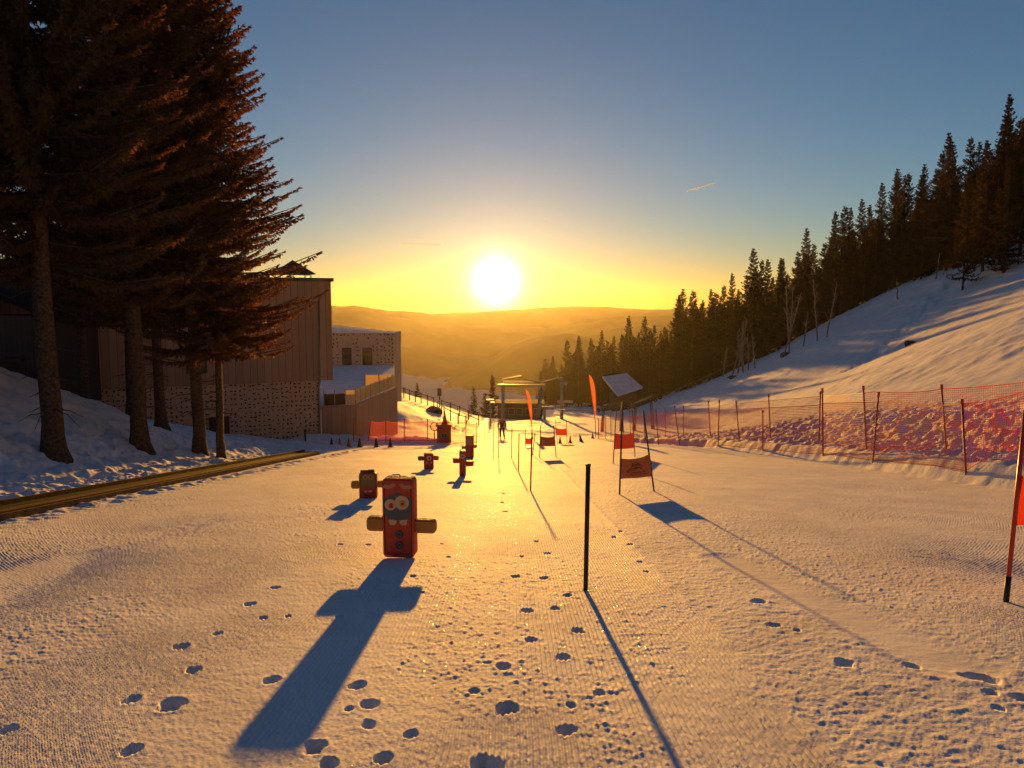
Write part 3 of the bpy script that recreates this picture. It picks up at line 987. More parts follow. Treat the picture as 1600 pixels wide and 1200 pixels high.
def strip(x0, x1, zlo, zhi):
    mb = MB(); vs, fs = [], []
    for x, y in cp:
        z = float(prof(np.array([y]))[0]) + .02
        vs += [(x + x0, y, z + zlo), (x + x1, y, z + zlo), (x + x1, y, z + zhi), (x + x0, y, z + zhi)]
    for i in range(len(cp) - 1):
        a, b = i * 4, i * 4 + 4
        for k in range(4):
            k2 = (k + 1) % 4
            fs.append((a + k, a + k2, b + k2, b + k))
    fs += [(3, 2, 1, 0), tuple(len(vs) - 4 + k for k in range(4))]
    return mb.add(vs, fs)


strip(-.68, -.62, -.15, .20).build('edge_board', M['plank'], conv)
strip(-.205, 0, -.15, .13).build('edge_board', M['plank'], conv)
strip(-.615, -.21, -.15, .115).build('belt', M['rubber'], conv)
strip(.003, .04, -.15, .10).build('skirt_board', M['darkwood'], conv)


# ------------------------------------------------------------------ foam slalom figures
def disc(cx, cz, rx, rz_, n=28, a0=0, a1=360):
    return [(cx + rx * math.cos(R(a0 + (a1 - a0) * k / (n if a1 - a0 < 360 else n))), cz + rz_ * math.sin(R(a0 + (a1 - a0) * k / n)))
            for k in range(n + (1 if a1 - a0 < 360 else 0))]


def arc_band(cx, cz, r0, r1, a0, a1, n=16):
    return [(cx + r1 * math.cos(R(a0 + (a1 - a0) * k / n)), cz + r1 * math.sin(R(a0 + (a1 - a0) * k / n))) for k in range(n + 1)] + \
           [(cx + r0 * math.cos(R(a1 + (a0 - a1) * k / n)), cz + r0 * math.sin(R(a1 + (a0 - a1) * k / n))) for k in range(n + 1)]


def figure(p, rz, w, h, t, arms, label, body='foam_red'):
    root = thing('slalom_figure', label, 'foam figure', p, rz, 'foam slalom figures')
    MB().rbox((0, 0, h / 2), (w, t, h), .05).build('body', M[body], root, smooth=False)
    b_ = t / 2 + .0015
    pip = MB()
    for sx in (-1, 1):
        pip.tube([(sx * (w / 2 - .028), -b_, .05), (sx * (w / 2 - .026), -b_ - .002, h * .5), (sx * (w / 2 - .028), -b_, h - .05)], .0045, 6)
    pip.tube([(-w / 2 + .03, -b_, .055), (0, -b_ - .001, .052), (w / 2 - .03, -b_, .055)], .0045, 6)
    pip.build('piping', M['foam_dark'], root, True)
    for sx, z, L, hh, tilt, m in arms:
        MB().rbox((sx * (w / 2 + L / 2 - .012), 0, z), (L, t * .55, hh), .045).build('arm', M[m], root)
    return root


def deco(root, name, poly, t, m, lift=.004, back=.0):
    return MB().prism(poly, -t / 2 - lift, -t / 2 + .012).build(name, M[m], root)


# the big one in front
p1 = G(626, 868)
k = p1.y / F
fw, fh, ft = 51 * k, 127 * k * 1.01, .2
f1 = figure(p1, R(-6), fw, fh, ft, [(-1, .405 * fh, 30 * k, 23 * k, 0, 'foam_yellow'), (1, .39 * fh, 35 * k, 22 * k, 0, 'foam_yellow')],
            'largest foam figure, red with a blue grey face, big eyes and two buttons')
u = fw
face = [(-.46 * u, .62 * fh), (-.20 * u, .80 * fh), (-.02 * u, .845 * fh), (.18 * u, .80 * fh), (.46 * u, .60 * fh), (.46 * u, .60 * fh)][:5] + \
       [(.45 * u, .555 * fh), (.30 * u, .51 * fh), (0, .478 * fh), (-.28 * u, .50 * fh), (-.455 * u, .555 * fh)]
face = [(-.46 * u, .60 * fh), (-.46 * u, .75 * fh), (-.28 * u, .775 * fh), (-.1 * u, .82 * fh), (-.02 * u, .84 * fh), (.1 * u, .815 * fh), (.28 * u, .775 * fh), (.45 * u, .76 * fh), (.45 * u, .575 * fh)] + \
       [(.42 * u, .54 * fh), (.25 * u, .495 * fh), (0, .478 * fh), (-.26 * u, .495 * fh), (-.43 * u, .535 * fh)]
fo = deco(f1, 'face', face[::-1], ft, 'foam_grey')
for sx, c0, c1 in ((-1, 235, 330), (1, 210, 305)):
    deco(f1, 'hood_stripe', arc_band(sx * .30 * u, .99 * fh, .17 * u, .29 * u, max(c0, 195), min(c1, 345)), ft, 'foam_tan', .006)
for cx, cz, rx, m in ((-.23 * u, .675 * fh, .18 * u, 'foam_red'), (.13 * u, .705 * fh, .225 * u, 'foam_orange')):
    e = deco(f1, 'eye', disc(cx, cz, rx, rx * .98)[::-1], ft, 'foam_cream', .008)
    deco(e, 'iris', disc(cx + .01, cz - .01, rx * .45, rx * .5)[::-1], ft, m, .011)
    deco(e, 'pupil', disc(cx + .012, cz - .012, rx * .16, rx * .16, 14)[::-1], ft, 'foam_dark', .014)
for cx in (-.17 * u, .17 * u):
    deco(f1, 'tooth', [(cx - .12 * u, .485 * fh), (cx - .12 * u, .45 * fh), (cx - .07 * u, .42 * fh), (cx + .07 * u, .42 * fh), (cx + .12 * u, .45 * fh), (cx + .12 * u, .49 * fh)], ft, 'foam_cream', .003)
for cz in (.305, .17):
    bt = deco(f1, 'button', disc(.04 * u, cz * fh, .115 * u, .115 * u)[::-1], ft, 'foam_grey', .01)
    deco(bt, 'button_ring', arc_band(.04 * u, cz * fh, .095 * u, .115 * u, 0, 359, 30)[::-1], ft, 'foam_dark', .012)
    deco(bt, 'button_slot', [(0, cz * fh - .008), (.08 * u, cz * fh - .008), (.08 * u, cz * fh + .008), (0, cz * fh + .008)][::-1], ft, 'foam_dark', .013)
MB().tube([(-.08 + .01 * q + u * .2, -ft / 2 - .004, .415 * fh + .012 * math.sin(q * 2.4) + .004 * q) for q in range(9)], .003, 5).build('print', M['foam_tan'], f1)
MB().tube([(-.26 * u, 0, fh - .005), (-.24 * u, 0, fh + .022), (.0, 0, fh + .03), (.03 * u, 0, fh - .005)], .007, 6).build('carry_handle', M['black'], f1)

# the one behind it to the left
p2 = G(576, 779); k = p2.y / F
w2, h2 = 28 * k, 43 * k
f2 = figure(p2, R(4), w2, h2, .2, [(-1, .53 * h2, 14 * k, 12 * k, 0, 'foam_yellow'), (1, .54 * h2, 12 * k, 10 * k, 0, 'foam_yellow')],
            'foam figure with olive top and red lower half, just behind the largest one')
deco(f2, 'face', [(-.46 * w2, .47 * h2), (-.47 * w2, .88 * h2), (-.3 * w2, .97 * h2), (.3 * w2, .97 * h2), (.47 * w2, .88 * h2), (.46 * w2, .47 * h2)], .2, 'foam_olive')
for cx in (-.14, .16):
    e = deco(f2, 'eye', disc(cx * w2, .84 * h2, .15 * w2, .15 * w2, 18)[::-1], .2, 'foam_tan', .008)
    deco(e, 'pupil', disc(cx * w2, .84 * h2, .05 * w2, .05 * w2, 12)[::-1], .2, 'foam_dark', .011)
deco(f2, 'mouth', arc_band(0, .38 * h2, .30 * w2, .34 * w2, 200, 340)[::-1], .2, 'foam_dark', .006)
for cx in (-.12, .13):
    deco(f2, 'tooth', [(cx * w2 - .05, .34 * h2), (cx * w2, .27 * h2), (cx * w2 + .05, .34 * h2)], .2, 'foam_cream', .007)
MB().box((-.2 * w2, 0, h2 + .01), (.16, .06, .05)).box((.18 * w2, 0, h2 + .015), (.12, .06, .06)).build('ear', M['foam_dark'], f2)

# small one eyed figure
p3 = G(670, 733); k = p3.y / F
w3, h3 = 15.5 * k, 26 * k
f3 = figure(p3, R(8), w3, h3, .2, [(-1, .68 * h3, 10 * k, 7 * k, 0, 'foam_grey'), (1, .68 * h3, 9 * k, 7 * k, 0, 'foam_red')],
            'small one eyed red foam figure with one grey arm, standing alone')
e = deco(f3, 'eye', disc(.02 * w3, .72 * h3, .24 * w3, .24 * w3, 20)[::-1], .2, 'foam_cream', .006)
deco(e, 'pupil', disc(.06 * w3, .70 * h3, .09 * w3, .1 * w3, 14)[::-1], .2, 'foam_dark', .01)
for cx in (-.25, .25):
    deco(f3, 'tooth', disc(cx * w3, .42 * h3, .09 * w3, .09 * w3, 12)[::-1], .2, 'foam_cream', .006)

# narrow figure seen edge on, and the tall one behind it
p4 = G(723, 743); k = p4.y / F
w4, h4 = 10.5 * k, 41 * k
f4 = figure(p4, R(3), w4, h4, .34, [(-1, .60 * h4, 11 * k, 8 * k, 0, 'foam_red'), (1, .48 * h4, 13 * k, 8 * k, 0, 'foam_red')],
            'slender cross shaped foam figure with one small eye, before the farthest figure')
e = deco(f4, 'eye', disc(0, .80 * h4, .34 * w4, .34 * w4, 18)[::-1], .34, 'foam_cream', .006)
deco(e, 'pupil', disc(.0, .80 * h4, .13 * w4, .13 * w4, 12)[::-1], .34, 'foam_dark', .01)
deco(f4, 'stripe', [(.28 * w4, .1 * h4), (.42 * w4, .1 * h4), (.42 * w4, .92 * h4), (.28 * w4, .92 * h4)], .34, 'foam_tan', .004)
p5 = G(734, 716); k = p5.y / F
w5, h5 = 12.5 * k, 37 * k
f5 = figure(p5, R(-3), w5, h5, .3, [(1, .52 * h5, 6 * k, 5 * k, 0, 'foam_tan'), (-1, .45 * h5, 7 * k, 6 * k, 0, 'foam_tan')],
            'farthest foam figure, a plain red block rising behind the slender cross shaped one')
deco(f5, 'face', [(-.4 * w5, .6 * h5), (-.4 * w5, .92 * h5), (.4 * w5, .92 * h5), (.4 * w5, .6 * h5)], .3, 'foam_tan', .004)


# ------------------------------------------------------------------ slalom poles and gates
def pole_thing(bp, tp, rad, label, m='black', name='slalom_pole', group='single slalom poles'):
    b = G(*bp); t = W(tp[0], tp[1], b.y)
    root = thing(name, label, 'pole', b, 0, group)
    d = t - b
    MB().tube([(0, 0, -.15), Vector((0, 0, -.0)), d * .5, d], rad, 10).build('shaft', M[m], root, True)
    MB().tube([d * .99, d * 1.006], rad * 1.15, 10).build('cap', M['darkmetal'], root, True)
    return root


pole_thing((915, 922), (919, 726), .022, 'thick black slalom pole planted in the foreground, nearest to the viewer')
pole_thing((829, 766), (831, 682), .017, 'second nearest thin dark pole, beyond and left of the thick black pole')
pole_thing((810, 736), (811, 678), .017, 'short dark pole next left of the second nearest pole')
pole_thing((799, 716), (800, 668), .018, 'dark pole farther up the line, next left of the short dark pole')
pole_thing((779, 716), (779, 660), .018, 'dark pole standing just in front of the walking person')
pole_thing((771, 706), (772, 656), .018, 'dark pole left of the walking person, in front of the low red net')
pole_thing((832, 712), (836, 676), .018, 'thin pole close to the left side of the middle maroon gate')
pole_thing((758, 692), (757, 660), .018, 'thin reddish pole at the right end of the red net by the lodge', 'post')


def gate(bl, br, tl, tr, quad, bm, label, pm='black', rad=.018, print_=False, foot=None):
    b0, b1 = G(*bl), G(*br)
    t0, t1 = W(*tl, b0.y), W(*tr, b1.y)
    o = (b0 + b1) / 2
    root = thing('slalom_gate', label, 'slalom gate', o, 0, 'slalom gates')
    for b, t in ((b0, t0), (b1, t1)):
        pl = MB().tube([b - o - Vector((0, 0, .15)), b - o, (b + t) / 2 - o, t - o], rad, 10).build('pole', M[pm], root, True)
        if foot:
            d = (t - b).normalized()
            MB().tube([b - o - d * .1, b - o + d * .22], rad * 1.25, 10).build('pole_foot', M['black'], pl, True)
    # cloth between the poles, its edges wrapped round them
    def on(b, t, py):
        z0 = None
        best = min((abs((CAM.z + ray(b0.x, py).z) - 0), 0) for _ in (0,))
        for i in range(401):
            q = b.lerp(t, i / 400)
            v = q - CAM
            yv = v.y * math.cos(PITCH) - v.z * math.sin(PITCH); zv = v.y * math.sin(PITCH) + v.z * math.cos(PITCH)
            yy = 600 - F * zv / yv
            if yy <= py:
                return q
        return t
    TL, BL, TR_, BR = on(b0, t0, quad[0]), on(b0, t0, quad[3]), on(b1, t1, quad[1]), on(b1, t1, quad[2])
    nx, nz = 14, 8
    vs = []
    for j in range(nz + 1):
        for i in range(nx + 1):
            s = i / nx; r_ = j / nz
            q = BL.lerp(BR, s).lerp(TL.lerp(TR_, s), r_)
            sag = -.05 * 4 * s * (1 - s) * (r_ * 1.0)
            q = q + Vector((0, -.035 * math.sin(s * math.pi) + .012 * math.sin(s * 9 + r_ * 4), sag)) - o + Vector((0, -rad - .003, 0))
            vs.append(q)
    fr = [(j * (nx + 1) + i, j * (nx + 1) + i + 1, (j + 1) * (nx + 1) + i + 1, (j + 1) * (nx + 1) + i) for j in range(nz) for i in range(nx)]
    ban = MB().add(vs, fr).build('banner', M[bm], root, True)
    if print_:
        mb = MB()
        def pt(s, r_):
            q = BL.lerp(BR, s).lerp(TL.lerp(TR_, s), r_)
            return q + Vector((0, -.035 * math.sin(s * math.pi) - rad - .014 + .012 * math.sin(s * 9 + r_ * 4), -.2 * s * (1 - s) * r_)) - o
        for a, c, rx, ry in ((.5, .72, .13, .11), (.52, .60, .20, .10), (.45, .45, .25, .08)):
            mb.tube([pt(a + rx * math.cos(q * .42 + a), c + ry * math.sin(q * .62 + c * 3)) for q in range(15)], .005, 4)
        mb.tube([pt(.2 + .6 * q / 12, .28 + .03 * math.sin(q * 1.9)) for q in range(13)], .006, 4)
        mb.tube([pt(.28 + .5 * q / 12, .18 + .02 * math.sin(q * 2.3)) for q in range(13)], .004, 4)
        mb.build('print', M['hole'], ban)
    return root


gate((968, 773), (1022, 768), (973, 627), (1005, 641), (716, 709, 744, 748), 'banner_brown', 'nearest full gate in view, two dark poles with a maroon printed banner', print_=True)
gate((958, 725), (992, 713), (963, 640), (988, 640), (677, 676, 700, 702), 'banner_red', 'gate with a bright red banner seen right behind the nearest maroon gate', 'post')
gate((843, 715), (869, 714), (845, 664), (865, 665), (681, 681, 697, 697), 'banner_brown', 'middle distance gate with a plain maroon banner')
gate((871, 693), (886, 693), (868, 656), (885, 657), (669, 669, 680, 680), 'banner_red', 'small far gate with a red banner just right of the middle maroon gate')
gate((821, 699), (830, 699), (821, 670), (831, 670), (684, 684, 694, 694), 'banner_red', 'smallest far gate with a narrow dark red banner left of the middle maroon gate')
gate((1572, 939), (1650, 925), (1603, 640), (1668, 650), (742, 738, 818, 820), 'banner_red', 'red gate cut by the right border, red pole with a black foot', 'redplastic', .02, foot=True)


# ------------------------------------------------------------------ cones
def cone(px, py, hpx, m, label, group, tilt=0):
    p = G(px, py); h = hpx * p.y / F
    root = thing('marker_cone', label, 'cone', p, 0, group)
    root.rotation_euler = (0, tilt, 0)
    MB().tube([(0, 0, .02), (0, 0, h * .5), (0, 0, h)], [h * .24, h * .15, h * .055], 14).build('cone_body', M[m], root, True)
    MB().box((0, 0, .012), (h * .62, h * .62, .03)).build('base', M[m], root)
    return root


GC = 'marker cones along the berm by the lodge'
for px, m, lab in ((518, 'cone_dark', 'leftmost dark green cone of the row, left of the two orange cones'),
                   (531, 'cone_red', 'orange cone next to the leftmost dark green cone'),
                   (545, 'cone_red', 'orange cone between the other orange cone and three dark cones'),
                   (562, 'cone_dark', 'dark cone first right of the two orange cones'),
                   (588, 'cone_dark', 'dark cone in the middle of the three dark cones'),
                   (610, 'cone_dark', 'rightmost dark cone of the row along the berm')):
    cone(px, 699, 15, m, lab, GC)
GC = 'marker cones at the far end of the piste'
cone(875, 693, 11, 'cone_red', 'leftmost orange cone at the far end, in front of the small far gate', GC)
cone(891, 692, 11, 'cone_red', 'second orange cone at the far end, beside the small far gate', GC)
cone(908, 690, 12, 'cone_dark', 'dark cone alone at the far end of the piste', GC, R(-12))
cone(926, 685, 9, 'cone_red', 'small orange cone at the foot of the right feather flag', GC)


# ------------------------------------------------------------------ net fences
def net_fence(name, posts, hnet, label, tops=None, sag=.10, mesh=.06, wire=.0085, ext=None, group=None, prad=.026, zlift=.05, short=()):
    base = [Vector(p) for p in posts]
    o0 = base[0]
    root = thing(name, label, 'net fence', o0, 0, group)
    for i, b in enumerate(base):
        t = tops[i] if tops else b + Vector((0, 0, 2.1))
        MB().tube([b - o0 - Vector((0, 0, .3)), b - o0, t - o0], prad, 8).tube([t - o0 - (t - b) * .06, t - o0 + (t - b) * .004], prad * 1.5, 8).build('post', M['post'], root, True)
    path = base if not ext else base + [Vector(p) for p in ext]
    ptop = [(tops[i] if tops else b + Vector((0, 0, 2.1))) for i, b in enumerate(base)]
    if ext:
        ptop += [Vector(p) + Vector((0, 0, hnet + .2)) for p in ext]
    V, Q = [], []

    def wirestrip(pts, nrm, hw):
        n0 = sum(len(a) for a in V)
        pts = np.array(pts); V.append(np.concatenate([pts - nrm * hw, pts + nrm * hw])); n = len(pts)
        i = np.arange(n - 1) + n0
        Q.append(np.stack([i, i + 1, i + 1 + n, i + n], 1))
    order = [k for k in range(len(path)) if k not in short]
    for a, b in zip(order[:-1], order[1:]):
        A, B, TA, TB = path[a], path[b], ptop[a], ptop[b]
        L = (B - A).length; n = max(2, int(L / mesh)); nh = int(hnet / mesh)
        ss = np.linspace(0, 1, n + 1)
        X = A.x + (B.x - A.x) * ss; Y = A.y + (B.y - A.y) * ss
        gz = H0(X, Y) + zlift
        lean = np.array([(TA - A).x * (1 - s) + (TB - B).x * s for s in ss]); 
        topz = np.array([(TA.z) * (1 - s) + TB.z * s for s in ss]) - .12 - sag * 4 * ss * (1 - ss)
        topz = np.minimum(topz, gz + hnet)
        hor = np.array([(B - A).x, (B - A).y, 0]); hor = hor / np.linalg.norm(hor)
        up = np.array([0, 0, 1.])
        def P(i, r_):
            bulge = .05 * np.sin(r_ * 3.1) * np.sin(ss[i] * 3.14)
            return np.array([X[i] + lean[i] * r_ * .9 + hor[1] * bulge - o0.x, Y[i] - hor[0] * bulge - o0.y, gz[i] + (topz[i] - gz[i]) * r_ - o0.z])
        for i in range(n):
            wirestrip([P(i, r_) for r_ in (0, .25, .5, .75, 1)], hor, wire / 2)
        idx = list(range(0, n + 1, 4)); idx = idx if idx[-1] == n else idx + [n]
        for j in range(nh + 1):
            hw = wire / 2 * (2.6 if j in (0, nh) else 1)
            wirestrip([P(i, j / nh) for i in idx], up, hw)
    quick_mesh('net', np.concatenate(V), np.concatenate(Q), M['net'], parent=root)
    return root


def pp(bases_tops):
    b = [G(*x[0]) for x in bases_tops]; return b, [W(*x[1], p.y) for x, p in zip(bases_tops, b)]


fb, ft_ = pp([((935, 686), (935, 654)), ((946, 686), (946, 650)), ((955, 688), (954, 648)), ((975, 690), (973, 646)), ((1008, 693), (1006, 645)), ((1029, 695), (1025, 640)),
              ((1062, 695), (1054, 634)), ((1122, 697), (1124, 625)), ((1192, 703), (1192, 641)), ((1286, 711), (1285, 607)), ((1364, 722), (1373, 613)), ((1509, 740), (1503, 624))])
last = fb[-1]
net_fence('safety_net_fence', fb, 1.75, 'orange red net fence along the top of the berm, the row nearer the piste', ft_,
          ext=[(11.5, 16.5, h0(11.5, 16.5)), (11.3, 11.0, h0(11.3, 11))], short=(8,), group='safety net fences on the right')
bb, bt_ = pp([((985, 680), (984, 642)), ((1040, 682), (1039, 638)), ((1068, 683), (1068, 634)), ((1110, 684), (1107, 626)), ((1155, 686), (1150, 626)), ((1204, 687), (1201, 616)), ((1280, 691), (1282, 612)),
              ((1354, 703), (1349, 603)), ((1479, 705), (1471, 601))])
net_fence('safety_net_fence', bb, 1.75, 'orange red net fence against the hill, the row farther from the piste', bt_,
          ext=[(13.7, 17.5, h0(13.7, 17.5))], group='safety net fences on the right')
lb, lt_ = pp([((552, 692), (553, 654)), ((575, 690), (580, 655)), ((603, 690), (603, 655)), ((632, 690), (632, 654)), ((668, 690), (668, 655)), ((700, 691), (700, 656)), ((728, 692), (728, 655)), ((745, 693), (745, 660))])
net_fence('safety_net_fence', lb, 1.3, 'red net fence across the end of the piste before the lodge terrace', lt_, wire=.012, mesh=.07)

# ------------------------------------------------------------------ feather flags


def feather(bp, top, tip, wpx, label, rz=R(-40)):
    b = G(*bp); k = b.y / F
    t = W(*top, b.y); q = W(*tip, b.y)
    root = thing('feather_flag', label, 'flag', b, 0, 'feather flags')
    o = b
    MB().tube([Vector((0, 0, -.2)), q - o, (q + t) / 2 - o + Vector((.03, 0, 0)), t - o], [.03, .025, .02, .012], 8).build('pole', M['darkmetal'], root, True)
    n = 22; vs = []
    ax = (t - q)
    for i in range(n + 1):
        s = i / n
        c = q + ax * s - o
        wd = wpx * k * (math.sin(math.pi * min(1, s * .88 + .04)) ** .7) * (.35 + .75 * s)
        if s > .9:
            wd *= math.sqrt(max(0, 1 - ((s - .9) / .1) ** 2)) * .9 + .06
        d = Vector((math.cos(rz), math.sin(rz), 0))
        for f_ in (0, .5, 1):
            vs.append(c + d * wd * f_ / max(.3, abs(math.cos(rz))) + Vector((0, -.05 * math.sin(s * 16 + f_ * 2) * f_, 0)) - d * .02)
    fs = [(i * 3 + a, i * 3 + a + 1, i * 3 + a + 4, i * 3 + a + 3) for i in range(n) for a in (0, 1)]
    MB().add(vs, fs).build('flag_cloth', M['flag'], root, True)
    return root


feather((833, 686), (821, 608), (831, 668), 7.5, 'orange feather flag in front of the lift, left one of the two')
feather((931, 684), (920, 585), (930, 657), 8.0, 'orange feather flag at the end of the net fence, right and taller one')

# ------------------------------------------------------------------ lift at the far end
LD = 112.0
lift = thing('ski_lift_station', 'pale steel ski lift frame with crossbeams at the far end of the piste', 'ski lift', (W(846, 665, LD).x, LD, h0(W(846, 665, LD).x, LD)))
LOC = lift.location.copy()


def lp(px, py, dd=0):
    return W(px, py, LD + dd) - LOC


for px, top in ((786, 600), (846, 604), (878, 590)):
    a = lp(px, top)
    z0 = h0(a.x + LOC.x, LD) - LOC.z - .6
    if px == 846:
        lo = lp(839, 668)
        MB().tube([(lo.x, 0, z0), (a.x, 0, a.z)], [.34, .24], 10).build('column', M['metal'], lift, True)
    else:
        MB().tube([(a.x, 0, z0), (a.x, 0, a.z)], [.28, .22], 10).build('column', M['metal'], lift, True)
MB().box((lp(815, 602).x, 0, lp(815, 602).z), ((850 - 776) * LD / F, .5, .28)).build('crossbeam', M['metal'], lift)
MB().box((lp(815, 598).x, 1.0, lp(815, 598).z), ((848 - 790) * LD / F, 3.2, .12)).build('roof_plate', M['darkwood'], lift)
MB().tube([lp(785, 593, 1), lp(791, 592, 1), lp(815, 587, 1)], .09, 6).build('cable_guide', M['metal'], lift)
MB().tube([lp(819, 593, 1), lp(846, 597, 1), lp(874, 590, 1)], .09, 6).build('cable_guide', M['metal'], lift)
MB().box((lp(881, 600).x, 0, lp(881, 600).z), (22 * LD / F * .5, .4, .3)).build('crossbeam', M['metal'], lift)
MB().box((lp(883, 628).x, 0, lp(883, 628).z), (24 * LD / F, .4, .3)).build('walkway', M['metal'], lift)
MB().box((lp(856, 637).x, 0, lp(856, 637).z), (20 * LD / F, .5, .4)).build('walkway', M['metal'], lift)
MB().box((lp(851, 648).x, 0, lp(851, 650).z), (.35, .3, 2.2)).build('column', M['metal'], lift)

cabin = thing('lift_cabin', 'dark lift operator cabin with a row of windows behind the lift columns', 'cabin', (W(812, 660, 120).x, 120, h0(W(812, 660, 120).x, 120)))
MB().box((0, 0, 1.2), (6.6, 4, 3.4)).build('wall', M['darkwood'], cabin)
MB().prism([(-3.7, 2.9), (3.7, 2.9), (3.7, 3.15), (-3.7, 3.25)], -2.4, 2.4).build('roof', M['darkwood'], cabin)
for k_ in range(5):
    w = MB().box((-2.5 + k_ * 1.25, -2.02, 1.9), (.95, .06, 1.0)).build('window', M['metal'], cabin)
    MB().box((-2.5 + k_ * 1.25, -2.06, 1.9), (.8, .02, .85)).build('pane', M['window'], w)

lamp = thing('floodlight_bracket', 'small pale bracket on a thin mast left of the lift', 'lamp mast', G(766, 664))
zl = W(766, 625, lamp.location.y).z - lamp.location.z
MB().tube([(0, 0, -.3), (0, 0, zl)], .07, 8).build('mast', M['metal'], lamp, True)
MB().box((.0, 0, zl), (.9, .3, .14)).box((.25, 0, zl - .3), (.5, .3, .12)).build('bracket', M['metal'], lamp)

# chair of rollers carrying the rope up the hill
SD = 78.0


def roller_frame(wheels, beam, legs, label):
    c = W(beam[0][0], beam[0][1], SD)
    root = thing('rope_roller_frame', label, 'lift rollers', c, 0, 'rope roller frames beside the fence')
    A, B = W(*beam[0], SD) - c, W(*beam[1], SD) - c
    d = (B - A); L = d.length
    for oy in (-.22, .22):
        m_ = (A + B) / 2
        MB().box((m_.x, oy, m_.z), (L, .08, .5), ry=-math.atan2(d.z, d.x)).build('beam', M['darkmetal'], root)
    for px, py, rpx in wheels:
        q = W(px, py, SD) - c; r_ = rpx * SD / F
        wb = MB().tube([(q.x, -.12, q.z), (q.x, -.1, q.z), (q.x, .1, q.z), (q.x, .12, q.z)], [r_ * .8, r_, r_, r_ * .8], 18).build('wheel', M['rubber'], root, False)
        MB().tube([(q.x, -.26, q.z), (q.x, .26, q.z)], r_ * .3, 10).build('axle', M['metal'], wb, True)
    for (px, py), (qx, qy) in legs:
        a = W(px, py, SD) - c; b = W(qx, qy, SD) - c
        gz = h0(b.x + c.x, SD) - c.z - .4
        MB().tube([a, (b.x, 0, min(b.z, gz))], [.13, .2], 8).build('leg', M['metal'], root, True)
    return root


roller_frame([(935, 641, 3.2), (943, 637, 3.2), (952, 635, 3.2), (960, 637, 3.0), (967, 634, 3.2), (976, 636, 3.2)], ((940, 639), (974, 632)), [((943, 638), (941, 652)), ((971, 634), (971, 652))],
             'lower frame of rope rollers on two legs, nearer the feather flag')
roller_frame([(981, 637, 3.4), (990, 632, 2.8), (1000, 630, 3.0), (1008, 626, 3.0), (1016, 623, 3.0), (1024, 625, 3.0), (1031, 621, 3.2)], ((988, 635), (1020, 622)), [((993, 632), (991, 648)), ((1017, 624), (1021, 644))],
             'upper frame of rope rollers tilted up the hill on splayed legs')
rope = MB().tube([W(846, 640, 110), W(880, 640, 98), W(935, 643, SD), W(981, 634, SD), W(1032, 619, SD), W(1060, 608, 84), W(1100, 590, 96), W(1150, 566, 112)], .035, 6).build('lift_rope', M['black'], None, True)
tag(rope, 'dark steel rope running from the lift over the rollers and up the hill', 'rope')

# hut with a snowy roof in front of the forest
hp = W(974, 612, 124)
hut = thing('mountain_hut', 'small dark hut with a snow covered roof below the forest', 'building', (hp.x, 124, hp.z - 2.3))
MB().box((.2, 1.8, .5), (3.9, 3.6, 2.6)).build('wall', M['darkwood'], hut)
MB().box((.7, -.02, .6), (.9, .06, 1.7)).build('door', M['darkmetal'], hut)


def hq(px, py, dy):
    return W(px, py, 124 + dy) - Vector(hut.location)


q = [hq(945, 592, -.4), hq(985, 587, 2.4), hq(1003, 603, 2.4), hq(964, 615, -.4)]
# slope roof: a real slab of snow over dark boards
q = [Vector((-2.9, 3.6, 4.35)), Vector((1.1, 4.2, 4.85)), Vector((2.9, -.4, 3.1)), Vector((-1.0, -.9, 1.9))]
dn = Vector((0, 0, -.28))
MB().add([*q, *[a + dn for a in q]], [(0, 1, 2, 3)[::-1], (4, 5, 6, 7), (0, 4, 7, 3)[::-1], (3, 7, 6, 2)[::-1], (2, 6, 5, 1)[::-1], (1, 5, 4, 0)[::-1]]).build('roof_snow', M['snow'], hut)
MB().add([a + Vector((0, 0, -.29)) for a in q] + [a + Vector((0, 0, -.42)) for a in q], [(0, 1, 2, 3), (7, 6, 5, 4), (0, 4, 5, 1), (1, 5, 6, 2), (2, 6, 7, 3), (3, 7, 4, 0)]).build('roof', M['darkwood'], hut)


# ------------------------------------------------------------------ embankment fence, sign and playground left of the lift
def wood_fence(pix, hpx, label, rails=2):
    pts = []
    for px, py in pix:
        pts.append(G(px, py, 40))
    o = pts[0]
    root = thing('rail_fence', label, 'fence', o, 0, 'wooden rail fences on the embankment')
    for p in pts:
        hgt = 1.25
        MB().tube([p - o - Vector((0, 0, .3)), p - o + Vector((0, 0, hgt))], .07, 7).build('post', M['darkwood'], root, True)
    for r_ in range(rails):
        MB().tube([p - o + Vector((0, -.06, 1.1 - .5 * r_)) for p in pts], .05, 6).build('rail', M['darkwood'], root, True)
    return root


wood_fence([(622, 619), (631, 621), (640, 624), (649, 627), (658, 629), (668, 632), (678, 636)], 12, 'wooden rail fence along the top of the embankment beside the terrace')
wood_fence([(690, 640), (704, 644), (718, 650), (732, 656), (748, 664)], 10, 'wooden rail fence running down towards the lift', 2)
wood_fence([(684, 645), (694, 652), (704, 658), (716, 664), (728, 668)], 10, 'lower wooden rail fence beside the snowy path', 1)
sg = G(687, 636, 40)
sign = thing('sign_post', 'dark square sign on a post at the bend of the embankment fence', 'sign', sg)
ks = sg.y / F
MB().tube([(0, 0, -.3), (0, 0, 30 * ks)], .09, 8).build('post', M['darkwood'], sign, True)
MB().box((0, -.12, 24 * ks), (6.5 * ks, .1, 12 * ks)).build('board', M['darkwood'], sign)
gp = G(678, 645, 40)
pile = rock(gp, (1.1, .9, .7), 12, 'snow dusted heap of dark boards at the bend of the embankment fence', 'board_heap', 'rock', 'heap')

